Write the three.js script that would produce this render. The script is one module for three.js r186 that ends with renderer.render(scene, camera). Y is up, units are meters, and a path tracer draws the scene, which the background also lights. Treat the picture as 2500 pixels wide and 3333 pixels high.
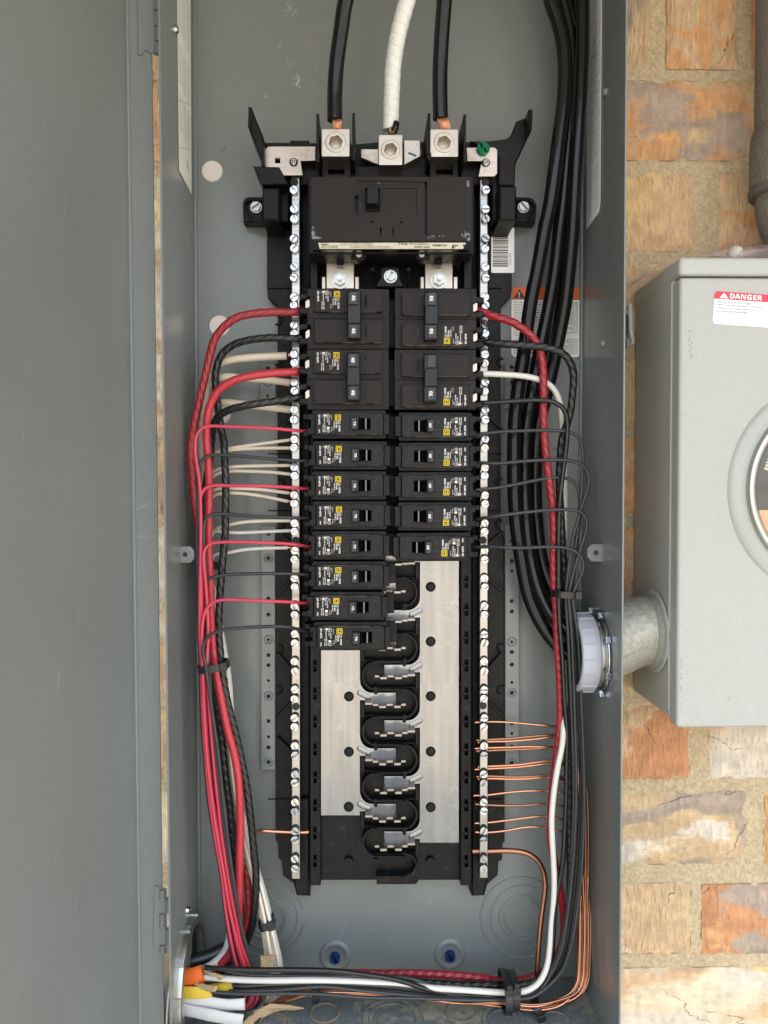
import * as THREE from 'three';
import { RoundedBoxGeometry } from 'three/addons/geometries/RoundedBoxGeometry.js';
import { mergeGeometries, toCreasedNormals } from 'three/addons/utils/BufferGeometryUtils.js';

// ---------- camera, sky, sun, exposure ----------
const scene = new THREE.Scene();
const CAMZ = 0.715, F = 2503;                       // camera distance to the panel's back, focal length in photo pixels
const camera = new THREE.PerspectiveCamera(2 * Math.atan(1666.5 / F) * 180 / Math.PI, 2500 / 3333, 0.02, 400);
camera.rotation.order = 'YXZ';
camera.rotation.y = -Math.atan(50 / F);
camera.rotation.x = -Math.atan(54 / F);
camera.position.set(0, 0, CAMZ);
camera.updateMatrixWorld();
scene.add(camera);
const renderer = new THREE.WebGLRenderer({ antialias: true });
renderer.toneMapping = THREE.LinearToneMapping;
renderer.toneMappingExposure = 2.6;
renderer.shadowMap.enabled = true;

function skyTexture() {
  const w = 128, h = 64, d = new Float32Array(w * h * 4);
  for (let j = 0; j < h; j++) for (let i = 0; i < w; i++) {
    const el = ((j + 0.5) / h - 0.5) * Math.PI, s = Math.max(0, Math.sin(el)), k = (j * w + i) * 4;
    const t = Math.exp(-s * 3.2);                    // hazy pale horizon below a brighter blue sky
    d[k] = 1.12 - 0.30 * t; d[k + 1] = 1.36 - 0.62 * t; d[k + 2] = 1.68 - 1.04 * t; d[k + 3] = 1;
  }
  const t = new THREE.DataTexture(d, w, h, THREE.RGBAFormat, THREE.FloatType);
  t.mapping = THREE.EquirectangularReflectionMapping; t.magFilter = t.minFilter = THREE.LinearFilter; t.needsUpdate = true;
  return t;
}
scene.background = skyTexture();
scene.environment = scene.background;
const sun = new THREE.DirectionalLight(0xffe9cf, 3.4);
sun.position.set(-1.5, 5, -5); sun.target.position.set(0, -1.4, 1.2);
sun.castShadow = true; sun.shadow.radius = 2; sun.shadow.mapSize.set(2048, 2048);
Object.assign(sun.shadow.camera, { left: -6, right: 6, top: 6, bottom: -6, near: 0.1, far: 20 });
scene.add(sun, sun.target);

// ---------- helpers ----------
const V = (x, y, z) => new THREE.Vector3(x, y, z);
let seed = 7;
const rnd = () => { seed = (seed + 0x6d2b79f5) | 0; let t = Math.imul(seed ^ (seed >>> 15), 1 | seed); t = (t + Math.imul(t ^ (t >>> 7), 61 | t)) ^ t; return ((t ^ (t >>> 14)) >>> 0) / 4294967296; };
const rr = (a, b) => a + (b - a) * rnd();
function P(px, py, z) {                              // where the sight line of a photo pixel meets the plane z
  const d = V((px - 1250) / F, -(py - 1666.5) / F, -1).applyQuaternion(camera.quaternion);
  return V(d.x, d.y, d.z).multiplyScalar((z - CAMZ) / d.z).add(camera.position);
}
const K = (z) => (CAMZ - z) / F;                     // metres per photo pixel at depth z
const used = new Map(), origin = new Map();
function numbered(n) { const k = used.get(n) || 0; used.set(n, k + 1); return k ? n + '_' + String(k).padStart(3, '0') : n; }
function tag(o, label, category, group) { o.userData.label = label; o.userData.category = category; if (group) o.userData.group = group; return o; }
function thing(name, label, category, pos = V(0, 0, 0), group) {
  const o = new THREE.Group(); o.name = numbered(name); o.position.copy(pos); scene.add(o); origin.set(o, pos.clone());
  return tag(o, label, category, group);
}
const shade = (m) => { m.castShadow = m.receiveShadow = true; return m; };
function part(parent, name, geo, mat, label) {       // geometry in world coordinates
  const m = shade(new THREE.Mesh(geo, mat)); m.name = name;
  m.position.copy(origin.get(parent)).negate(); origin.set(m, V(0, 0, 0)); parent.add(m);
  if (label) m.userData.label = label;
  return m;
}
function put(parent, name, geo, mat, pos, rot) {     // geometry about its own origin
  const m = shade(new THREE.Mesh(geo, mat)); m.name = name;
  m.position.copy(pos).sub(origin.get(parent)); if (rot) m.rotation.set(...rot); origin.set(m, pos.clone()); parent.add(m);
  return m;
}
function solo(name, geo, mat, label, category, group) {   // a thing that is one mesh
  geo.computeBoundingBox(); const c = geo.boundingBox.getCenter(V(0, 0, 0)); geo.translate(-c.x, -c.y, -c.z);
  const m = shade(new THREE.Mesh(geo, mat)); m.name = numbered(name); m.position.copy(c); origin.set(m, c.clone()); scene.add(m);
  return tag(m, label, category, group);
}
function struct(name, geo, mat) { const m = shade(new THREE.Mesh(geo, mat)); m.name = name; m.userData.kind = 'structure'; scene.add(m); origin.set(m, V(0, 0, 0)); return m; }
const flat = (g) => { const h = g.index ? g.toNonIndexed() : g; for (const k of Object.keys(h.attributes)) if (!['position', 'normal', 'uv'].includes(k)) h.deleteAttribute(k); return h; };
const merge = (list) => mergeGeometries(list.map(flat));
// a rounded rectangle in photo pixels
function rect(x0, y0, x1, y1, r = 0) {
  if (!r) return [[x0, y0], [x1, y0], [x1, y1], [x0, y1]];
  const out = [];
  for (const [cx, cy, a] of [[x0 + r, y0 + r, 180], [x1 - r, y0 + r, 270], [x1 - r, y1 - r, 0], [x0 + r, y1 - r, 90]])
    for (let i = 0; i <= 4; i++) { const t = (a + i * 22.5) * Math.PI / 180; out.push([cx + r * Math.cos(t), cy + r * Math.sin(t)]); }
  return out;
}
function circle(cx, cy, r, n = 28) { const o = []; for (let i = 0; i < n; i++) o.push([cx + r * Math.cos(i / n * 6.28318), cy + r * Math.sin(i / n * 6.28318)]); return o; }
function toShape(pts) { const s = new THREE.Shape(); pts.forEach((p, i) => i ? s.lineTo(p[0], p[1]) : s.moveTo(p[0], p[1])); return s; }
// a pixel outline that becomes a plate standing between zb and zf
function ext(poly, zb, zf, { b = 0.0005, holes = [], seg = 1, at = zf } = {}) {
  const w = (q) => q.map(([x, y]) => { const p = P(x, y, at); return [p.x, p.y]; });
  const s = toShape(w(poly)); for (const h of holes) s.holes.push(toShape(w(h)));
  b = Math.min(b, (zf - zb) / 2.5);
  const g = new THREE.ExtrudeGeometry(s, { depth: zf - zb - 2 * b, bevelEnabled: b > 0, bevelThickness: b, bevelSize: b, bevelOffset: -b, bevelSegments: seg });
  g.translate(0, 0, zb + b); return g;
}
const bar = (x0, y0, x1, y1, zb, zf, r = 0, o) => ext(rect(x0, y0, x1, y1, r), zb, zf, o);
function box(x0, x1, y0, y1, z0, z1, r = 0) {
  const w = x1 - x0, h = y1 - y0, d = z1 - z0;
  const g = r ? new RoundedBoxGeometry(w, h, d, 2, Math.min(r, w / 2.1, h / 2.1, d / 2.1)) : new THREE.BoxGeometry(w, h, d);
  g.translate((x0 + x1) / 2, (y0 + y1) / 2, (z0 + z1) / 2);
  const n = g.attributes.normal, p = g.attributes.position, uv = g.attributes.uv;
  for (let i = 0; i < p.count; i++) {
    const ax = Math.abs(n.getX(i)), ay = Math.abs(n.getY(i)), az = Math.abs(n.getZ(i));
    if (az >= ax && az >= ay) uv.setXY(i, p.getX(i), p.getY(i)); else if (ax >= ay) uv.setXY(i, p.getZ(i), p.getY(i)); else uv.setXY(i, p.getX(i), p.getZ(i));
  }
  return g;
}
function planar(g, x0, x1, y0, y1) {                 // texture laid square on a flat face, in the object's own axes
  const p = g.attributes.position, uv = g.attributes.uv;
  for (let i = 0; i < p.count; i++) uv.setXY(i, (p.getX(i) - x0) / (x1 - x0), (p.getY(i) - y0) / (y1 - y0));
  return g;
}
function planarSelf(g) { g.computeBoundingBox(); const b = g.boundingBox; return planar(g, b.min.x, b.max.x, b.min.y, b.max.y); }
const cyl = (r, h, n = 24, r2 = r) => new THREE.CylinderGeometry(r2, r, h, n).rotateX(Math.PI / 2);   // along z, r2 in front
// a cable along points [px, py, z]; strands give the twisted lay of a stranded conductor
function cable(pts, r, { strands = 0, pitch = 0.01, amp = 0.06, rad = 12, step = 0.004, flatten = 1, world = false, noise = 0, cap = true, up = null, arc = [0, 2 * Math.PI] } = {}) {
  const c = new THREE.CatmullRomCurve3(world ? pts : pts.map((p) => P(p[0], p[1], p[2])), false, 'centripetal');
  const len = c.getLength(), n = Math.max(6, Math.round(len / step)), fr = c.computeFrenetFrames(n, false), C = c.getSpacedPoints(n);
  if (up) for (let i = 0; i <= n; i++) { fr.normals[i].copy(up).addScaledVector(fr.tangents[i], -up.dot(fr.tangents[i])).normalize(); fr.binormals[i].crossVectors(fr.tangents[i], fr.normals[i]); }
  const pos = [], uv = [], idx = [], q = V(0, 0, 0);
  if (strands) rad = Math.max(rad, strands * 5);
  for (let i = 0; i <= n; i++) {
    const l = i / n * len, a0 = noise ? noise * Math.sin(l * 210 + r * 9e4) : 0;
    for (let j = 0; j <= rad; j++) {
      const a = arc[0] + j / rad * (arc[1] - arc[0]);
      let R = r * (1 + a0);
      if (strands) R *= 1 - amp * (1 - Math.abs(Math.cos((strands * a + 2 * Math.PI * l / pitch) / 2)));
      q.copy(C[i]).addScaledVector(fr.normals[i], R * Math.cos(a)).addScaledVector(fr.binormals[i], R * flatten * Math.sin(a));
      pos.push(q.x, q.y, q.z); uv.push(j / rad * 2 * Math.PI * r, l);
    }
  }
  for (let i = 0; i < n; i++) for (let j = 0; j < rad; j++) { const a = i * (rad + 1) + j, b = a + rad + 1; idx.push(a, b, a + 1, b, b + 1, a + 1); }
  let g = new THREE.BufferGeometry();
  g.setAttribute('position', new THREE.Float32BufferAttribute(pos, 3)); g.setAttribute('uv', new THREE.Float32BufferAttribute(uv, 2)); g.setIndex(idx); g.computeVertexNormals();
  const nm = g.attributes.normal;                                        // close the seam
  if (cap) for (let i = 0; i <= n; i++) { const a = i * (rad + 1), b = a + rad; const x = nm.getX(a) + nm.getX(b), y = nm.getY(a) + nm.getY(b), z = nm.getZ(a) + nm.getZ(b), l = Math.hypot(x, y, z) || 1; nm.setXYZ(a, x / l, y / l, z / l); nm.setXYZ(b, x / l, y / l, z / l); }
  if (cap) {
    const caps = [flat(g)];
    for (const [i, s] of [[0, -1], [n, 1]]) {
      const m = new THREE.CircleGeometry(r * 0.97, 12); m.scale(1, flatten, 1);
      const M = new THREE.Matrix4().makeBasis(fr.normals[i], fr.binormals[i], fr.tangents[i].clone()); if (s < 0) m.rotateY(Math.PI);
      M.setPosition(C[i]); m.applyMatrix4(M); caps.push(flat(m));
    }
    g = mergeGeometries(caps);
  }
  return g;
}
const lathe = (prof, n = 40) => new THREE.LatheGeometry(prof.map(([r, h]) => new THREE.Vector2(r, h)), n);   // about y

// ---------- noise and textures ----------
function hash(x, y, s) { let h = Math.imul(x, 374761393) ^ Math.imul(y, 668265263) ^ Math.imul(s, 1274126177); h = Math.imul(h ^ (h >>> 13), 1274126177); return ((h ^ (h >>> 16)) >>> 0) / 4294967296; }
function vnoise(x, y, s, per) {                      // value noise that repeats every per cells
  const xi = Math.floor(x), yi = Math.floor(y), u = x - xi, v = y - yi, a = u * u * (3 - 2 * u), b = v * v * (3 - 2 * v), m = (k) => ((k % per) + per) % per;
  const h = (i, j) => hash(m(xi + i), m(yi + j), s);
  return (h(0, 0) * (1 - a) + h(1, 0) * a) * (1 - b) + (h(0, 1) * (1 - a) + h(1, 1) * a) * b;
}
function fbm(u, v, f, oct, s) { let a = 0, w = 0.5, t = 0; for (let o = 0; o < oct; o++) { a += w * vnoise(u * f, v * f, s + o, f); t += w; w *= 0.5; f *= 2; } return a / t; }
function dataTex(w, h, fn, { srgb = false, rep = 1 } = {}) {   // fn(u, v) -> [r, g, b] 0..1
  const d = new Uint8Array(w * h * 4);
  for (let j = 0; j < h; j++) for (let i = 0; i < w; i++) { const c = fn((i + 0.5) / w, (j + 0.5) / h), k = (j * w + i) * 4; for (let q = 0; q < 3; q++) d[k + q] = Math.max(0, Math.min(255, (Array.isArray(c) ? c[q] : c) * 255)); d[k + 3] = 255; }
  const t = new THREE.DataTexture(d, w, h); t.wrapS = t.wrapT = THREE.RepeatWrapping; t.magFilter = THREE.LinearFilter; t.minFilter = THREE.LinearMipmapLinearFilter; t.generateMipmaps = true;
  if (srgb) t.colorSpace = THREE.SRGBColorSpace; t.repeat.set(rep, rep); t.needsUpdate = true; return t;
}
function canvasTex(w, h, draw) {
  const c = document.createElement('canvas'); c.width = w; c.height = h; const g = c.getContext('2d'); draw(g, w, h);
  const t = new THREE.CanvasTexture(c); t.colorSpace = THREE.SRGBColorSpace; t.magFilter = THREE.LinearFilter; return t;
}
const lin = (r, g, b) => new THREE.Color().setRGB(r, g, b);
const std = (color, roughness, metalness = 0, o = {}) => new (o.specularIntensity === undefined ? THREE.MeshStandardMaterial : THREE.MeshPhysicalMaterial)({ color, roughness, metalness, ...o });
const DULL = { specularIntensity: 0.4 };              // moulded, finely textured plastic

// fine orange peel of sprayed paint, 5 cm tile
const peel = dataTex(128, 128, (u, v) => fbm(u, v, 24, 2, 11), { rep: 14 });
// rubbed and dusty paint: small value patches, a few rubs and scratches with an outline
function paintMap(base, sd, marks) {
  const ms = []; let s0 = sd; const r = () => { s0 = (s0 * 16807 + 11) % 2147483647; return s0 / 2147483647; };
  for (let i = 0; i < marks; i++) ms.push([r(), r(), r() * 3.14, 0.006 + 0.03 * r() * r(), 0.0012 + 0.0022 * r(), 0.1 + 0.3 * r()]);
  return dataTex(512, 512, (u, v) => {
    let k = 0.95 + 0.07 * fbm(u, v, 5, 4, sd) + 0.05 * (hash(Math.floor(u * 512), Math.floor(v * 512), sd) - 0.5), add = 0;
    for (const [x, y, a, l, w, o] of ms) { const dx = u - x, dy = v - y, p = dx * Math.cos(a) + dy * Math.sin(a), q = -dx * Math.sin(a) + dy * Math.cos(a) + p * p * 4; if (Math.abs(p) < l && Math.abs(q) < w) add = Math.max(add, o * (1 - Math.abs(q) / w) * fbm(u, v, 64, 2, 3)); }
    return base.map((c) => c * k + add * 0.3);
  }, { srgb: true, rep: 2.2 });
}
const M = {};
M.paint = std(0xffffff, 0.21, 0, { map: paintMap([0.474, 0.49, 0.483], 31, 60), bumpMap: peel, bumpScale: 0.00004 });
M.door = std(0xffffff, 0.42, 0, { map: paintMap([0.475, 0.491, 0.483], 77, 30), bumpMap: peel, bumpScale: 0.00004 });
M.meter = std(0xffffff, 0.4, 0, { map: paintMap([0.66, 0.663, 0.638], 99, 26), bumpMap: peel, bumpScale: 0.00006 });
const plasticBump = dataTex(128, 128, (u, v) => fbm(u, v, 40, 2, 5), { rep: 25 });
const plasticMap = (c, sd) => dataTex(256, 256, (u, v) => { const k = 0.9 + 0.2 * fbm(u, v, 8, 4, sd), s = hash(Math.floor(u * 256), Math.floor(v * 256), sd) > 0.9985 ? 0.09 : 0, w = Math.max(0, fbm(u, v, 20, 4, sd + 4) - 0.62) * 0.35; return c.map((x) => x * k + s + w); }, { srgb: true, rep: 9 });
M.black = std(0xffffff, 0.42, 0, { ...DULL, map: plasticMap([0.075, 0.07, 0.068], 4), bumpMap: plasticBump, bumpScale: 0.00005 });
M.brown = std(0xffffff, 0.47, 0, { ...DULL, map: plasticMap([0.108, 0.092, 0.085], 9), bumpMap: plasticBump, bumpScale: 0.00005 });
M.gloss = std(0x0b0b0c, 0.22, 0, { specularIntensity: 0.7 });
const brushed = dataTex(256, 256, (u, v) => { const k = 0.28 + 0.2 * fbm(u * 1, v, 4, 3, 21) + 0.2 * vnoise(u * 8, v * 200, 5, 200); return [k, k, k]; }, { rep: 8 });
const blotch = dataTex(256, 256, (u, v) => { const k = 0.88 + 0.16 * fbm(u, v, 5, 5, 61), s = fbm(u, v, 30, 3, 8) > 0.7 ? -0.05 : 0; return [k + s, k + s, k + s - 0.01]; }, { srgb: true, rep: 7 });
M.stab = std(lin(0.34, 0.305, 0.275), 0.42, 1);
M.bar = std(lin(0.40, 0.385, 0.37), 0.6, 1, { roughnessMap: brushed, map: blotch });
M.tin = std(lin(0.28, 0.281, 0.283), 0.4, 1, { roughnessMap: brushed, map: dataTex(256, 256, (u, v) => { const n = fbm(u, v * 0.25, 12, 4, 61), s = vnoise(u * 64, v * 3, 9, 192), r = fbm(u, v, 7, 4, 77), k = 0.84 + 0.14 * n + 0.07 * s + (Math.abs(r - 0.5) < 0.012 ? 0.06 : 0); return [k, k, k]; }, { srgb: true, rep: 6 }) });
M.strap = std(lin(0.62, 0.54, 0.48), 0.95, 1, { roughnessMap: brushed, map: blotch });
M.lug = std(lin(0.58, 0.52, 0.46), 0.42, 1, { map: blotch });
M.zinc = std(lin(0.44, 0.45, 0.46), 0.2, 1);
M.zincDull = std(lin(0.5, 0.5, 0.48), 0.34, 1, { map: blotch });
M.cast = std(lin(0.5, 0.48, 0.44), 0.6, 0.45, { map: dataTex(256, 256, (u, v) => { const k = 0.76 + 0.22 * fbm(u, v, 40, 3, 12); return [k, k, k * 0.97]; }, { srgb: true, rep: 10 }), bumpMap: dataTex(256, 256, (u, v) => fbm(u, v, 34, 3, 12), { rep: 10 }), bumpScale: 0.0003 });
M.copper = std(lin(0.6, 0.285, 0.17), 0.28, 1);
M.copperOld = std(lin(0.38, 0.18, 0.11), 0.36, 1);
const jacketBump = dataTex(64, 64, (u, v) => fbm(u, v, 10, 3, 2), { rep: 60 });
const wireMat = (c, r = 0.3) => std(c, r, 0, { specularIntensity: 0.9, bumpMap: jacketBump, bumpScale: 0.00006 });
M.red = wireMat(lin(0.27, 0.016, 0.024), 0.2); M.redBright = wireMat(lin(0.45, 0.03, 0.045), 0.27); M.pink = wireMat(lin(0.56, 0.048, 0.085), 0.3);
M.wblack = wireMat(lin(0.011, 0.011, 0.011), 0.2); M.wgray = wireMat(lin(0.032, 0.033, 0.036), 0.34); M.ser = wireMat(lin(0.006, 0.006, 0.006), 0.17); M.ser.specularIntensity = 0.65;
M.beige = wireMat(lin(0.68, 0.585, 0.46), 0.36); M.white = wireMat(lin(0.66, 0.63, 0.57), 0.36);
M.tape = std(lin(0.68, 0.675, 0.63), 0.4); M.tie = std(lin(0.012, 0.012, 0.013), 0.33);
M.orange = std(lin(0.75, 0.14, 0.02), 0.45, 0, { bumpMap: jacketBump, bumpScale: 0.0003 }); M.yellow = std(lin(0.72, 0.5, 0.05), 0.45, 0, { bumpMap: jacketBump, bumpScale: 0.0003 });
M.sheath = std(lin(0.62, 0.61, 0.6), 0.4, 0, { bumpMap: jacketBump, bumpScale: 0.0002 });
M.kraft = std(lin(0.42, 0.3, 0.17), 0.85, 0, { bumpMap: jacketBump, bumpScale: 0.0004 });
M.disc = std(lin(0.72, 0.66, 0.6), 0.45); M.nylon = std(lin(0.4, 0.41, 0.45), 0.4); M.blue = std(lin(0.015, 0.04, 0.16), 0.3, 0.4); M.green = std(lin(0.02, 0.22, 0.11), 0.22, 0.75);

// ---------- fasteners ----------
function slotScrew(r, h, hex = false, square = 0.3) {
  const o = [], n = hex ? 6 : 22; for (let i = 0; i < n; i++) { const a = i / n * 2 * Math.PI; o.push([r * Math.cos(a), r * Math.sin(a)]); }
  const s = toShape(o), w = r * 0.17, l = r * (hex ? 0.7 : 0.86), q = r * square;
  s.holes.push(toShape(square > 0.2 ? [[-w, -l], [w, -l], [w, -q], [q, -q], [q, q], [w, q], [w, l], [-w, l], [-w, q], [-q, q], [-q, -q], [-w, -q]] : [[-w, -l], [w, -l], [w, l], [-w, l]]));
  const top = new THREE.ExtrudeGeometry(s, { depth: h * 0.62, bevelEnabled: true, bevelThickness: h * 0.12, bevelSize: r * 0.05, bevelOffset: -r * 0.05, bevelSegments: 2 }).translate(0, 0, h * 0.26);
  return merge([top, cyl(r * 0.98, h * 0.2, hex ? 6 : 22).translate(0, 0, h * 0.1)]);
}
function panScrew(r, h) { const g = lathe([[0, h * 0.55], [r * 0.3, h * 0.55], [r * 0.34, h], [r * 0.6, h * 0.92], [r * 0.85, h * 0.7], [r, h * 0.3], [r, 0]], 24).rotateX(Math.PI / 2); return g; }
const socket = (R, r, h) => {                         // set screw with a hexagonal socket, seen from the front
  const s = toShape(circle(0, 0, R, 32)); s.holes.push(toShape(circle(0, 0, r, 6)));
  return merge([new THREE.ExtrudeGeometry(s, { depth: h - 0.0006, bevelEnabled: true, bevelThickness: 0.0006, bevelSize: 0.0006, bevelOffset: -0.0006, bevelSegments: 2, curveSegments: 6 }), cyl(r * 1.05, 0.002, 6).rotateZ(Math.PI / 6).translate(0, 0, 0.001), cyl(r * 0.62, 0.0035, 20, r * 0.5).translate(0, 0, 0.001)]);
};

// ---------- the wall, the ground and the eave ----------
const ZB = -0.006, GROUND = -1.32;
const sand = (r, g, b, sd) => dataTex(256, 256, (u, v) => { const k = 0.83 + 0.2 * fbm(u, v, 60, 2, sd) + 0.06 * fbm(u, v, 6, 3, sd + 5), d = hash(Math.floor(u * 256), Math.floor(v * 256), sd); const s = d > 0.985 ? 0.1 : d < 0.03 ? -0.1 : 0; return [r * k + s, g * k + s, b * k + s]; }, { srgb: true, rep: 7 });
const mortarMat = std(0xffffff, 0.95, 0, { map: sand(0.715, 0.64, 0.515, 41), bumpMap: dataTex(256, 256, (u, v) => 0.5 * fbm(u, v, 50, 2, 8) + 0.5 * fbm(u, v, 12, 3, 4), { rep: 7 }), bumpScale: 0.0022 });
const wall = thing('brick_wall', 'weathered orange and cream brick wall behind the grey boxes', 'wall', V(0, GROUND, ZB));
part(wall, 'mortar', box(-3.2, 3.2, GROUND, 1.35, -0.25, ZB - 0.0035), mortarMat);
const burnt = { o: [0.745, 0.565, 0.39], d: [0.705, 0.50, 0.35], g: [0.585, 0.52, 0.45], m: [0.625, 0.55, 0.49], c: [0.80, 0.735, 0.62], t: [0.715, 0.61, 0.47], p: [0.745, 0.615, 0.48], y: [0.75, 0.63, 0.45], k: [0.77, 0.72, 0.65] };
function brickMat(cols, sd, o = {}) {
  const C = cols.split('').map((k) => burnt[k]), cracks = [];
  for (let i = 0; i < (o.cracks ?? 2); i++) cracks.push([hash(i, 1, sd), hash(i, 2, sd), (hash(i, 3, sd) - 0.5) * 2.2, 0.06 + 0.2 * hash(i, 4, sd)]);
  const height = (u, v) => {
    let h = 0.55 * fbm(u, v, 7, 4, sd + 1) + 0.35 * vnoise(u * 46, v * 9, sd + 3, 460) + 0.2 * fbm(u, v, 60, 2, sd), cr = 0;
    for (const [x, y, a, l] of cracks) { const du = u - x, dv = (v - y) * 0.45, p = du * Math.cos(a) + dv * Math.sin(a), q = -du * Math.sin(a) + dv * Math.cos(a) + 0.12 * (fbm(u, v, 9, 4, sd + 9) - 0.5); if (Math.abs(p) < l) cr = Math.max(cr, 1 - Math.abs(q) / (0.0028 * (1.2 - Math.abs(p) / l) * (0.4 + vnoise(u * 30, v * 30, sd, 300)))); }
    return [h, Math.max(0, Math.min(1, cr))];
  };
  const color = (u, v) => {
    const wu = u * 0.62 + 0.13 * (fbm(u, v, 5, 4, sd + 20) - 0.5), wv = v + 0.3 * (fbm(u, v, 5, 4, sd + 30) - 0.5);
    const n = fbm(wu, wv * 0.5, 2, 3, sd + 40) + 0.05 * (fbm(u, v, 26, 3, sd + 44) - 0.5), z = Math.max(0, Math.min(0.999, (n - 0.22) * 1.8)) * C.length, a = Math.floor(z), sh = 0.8 + 3 * vnoise(u * 2, v * 2, sd + 50, 20), f = Math.min(1, Math.max(0, (z - a - 0.5) * sh + 0.5)), A = C[Math.min(a, C.length - 1)], B = C[Math.min(a + 1, C.length - 1)];
    const [h, cr] = height(u, v), sp = hash(Math.floor(u * 384), Math.floor(v * 192), sd), fl = sp > 0.994 ? 0.12 : sp < 0.006 ? -0.14 : 0, wash = Math.max(0, fbm(u, v * 0.5, 12, 3, sd + 60) - 0.5) * 0.35;
    return [0, 1, 2].map((q) => ((A[q] * (1 - f) + B[q] * f) * (0.82 + 0.34 * h) * (1 - wash) + [0.82, 0.77, 0.68][q] * wash + fl) * (1 - 0.5 * cr));
  };
  return std(0xffffff, 0.93, 0, { map: dataTex(384, 192, color, { srgb: true }), bumpMap: dataTex(384, 192, (u, v) => { const [h, c] = height(u, v); return 0.8 * h * (1 - c); }), bumpScale: 0.0035 });
}
const BM = new Map(), brickLook = (t, k) => { const key = t + k; if (!BM.has(key)) BM.set(key, brickMat(t, 101 + 7 * BM.size, { cracks: 1 + BM.size % 3 })); return BM.get(key); };
const brickShapes = [0, 1, 2, 3, 4, 5].map((s) => {          // unit brick face with worn, uneven edges
  const g = new THREE.BoxGeometry(1, 1, 1, 14, 7, 1), p = g.attributes.position;
  for (let i = 0; i < p.count; i++) {
    let x = p.getX(i), y = p.getY(i), z = p.getZ(i); const front = z > 0, ex = Math.abs(x) > 0.49, ey = Math.abs(y) > 0.49;
    if (ex || ey) { const k = 0.004 + 0.011 * hash(Math.round(x * 28) + 50, Math.round(y * 28) + 50, s + 3); if (ex) x -= Math.sign(x) * k * 0.6; if (ey) y -= Math.sign(y) * k; if (front) z -= 0.12 + 0.25 * hash(i, 7, s); }
    else if (front) z += 0.14 * (hash(Math.round(x * 20) + 9, Math.round(y * 20) + 9, s) - 0.5);
    p.setXYZ(i, x, y, z);
  }
  g.computeVertexNormals(); return g;
});
let bn = 0;
function brick(x0, y0, x1, y1, m) {
  const a = P(x0, y1, ZB), b = P(x1, y0, ZB), z = ZB + rr(-0.0006, 0.0012);
  const o = put(wall, 'brick', brickShapes[bn++ % 6], m, V((a.x + b.x) / 2, (a.y + b.y) / 2, z - 0.008), [0, 0, rr(-0.004, 0.004)]);
  o.scale.set(b.x - a.x, b.y - a.y, 0.016);
}
const courses = [[-75, 223], [259, 520], [557, 815], [856, 1108], [1146, 1393], [1424, 1676], [1701, 1958], [1994, 2258], [2300, 2543], [2575, 2822], [2877, 3113], [3147, 3400]];
const right = ['1990 2121 tgt 2170 2407 dopotp 2450 2700 dop', '1990 2462 dotmotd 2500 2760 dop', '1990 2266 typo 2340 2600 ptop', '1950 2380 tppt 2420 2700 dop', '1970 2240 pot 2290 2700 typo', '1950 2350 dop 2400 2700 dop', '1970 2230 dpog 2280 2600 typo', '1950 2330 tpt 2380 2700 dpo', '1960 2254 dotpd 2308 2640 ckkpc', '1950 2440 ytmgtk 2490 2760 dop', '1980 2256 mptkpt 2285 2640 mgmdod', '1940 2700 cykcpk'];
const leftB = 'ktp tpk ckt ptk tyk tgk ptk tkp tpk ckt ptk typ'.split(' ');
courses.forEach(([y0, y1], i) => {
  const t = right[i].split(' '); for (let k = 0; k < t.length; k += 3) brick(+t[k], y0, +t[k + 1], y1, brickLook(t[k + 2], k === 0 && i < 12 || +t[k] < 2400 ? i : 0));
  const j = i % 2 ? 0 : 30; brick(230 + j, y0, 690 + j, y1, brickLook(leftB[i], 0));
});
struct('ground', new THREE.PlaneGeometry(60, 60).rotateX(-Math.PI / 2).translate(0, GROUND, 0), std(0xffffff, 0.9, 0, { map: sand(0.83, 0.78, 0.70, 71) }));
const eave = thing('roof_eave', 'pale soffit of the roof overhang above the brick wall', 'eave', V(0, 0.66, 0));
part(eave, 'soffit', box(-3.2, 3.2, 0.65, 0.78, ZB - 0.002, 0.8), std(lin(0.5, 0.46, 0.4), 0.8));
part(eave, 'fascia', box(-3.2, 3.2, 0.62, 0.84, 0.801, 0.825, 0.003), std(lin(0.55, 0.52, 0.47), 0.7));

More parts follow.
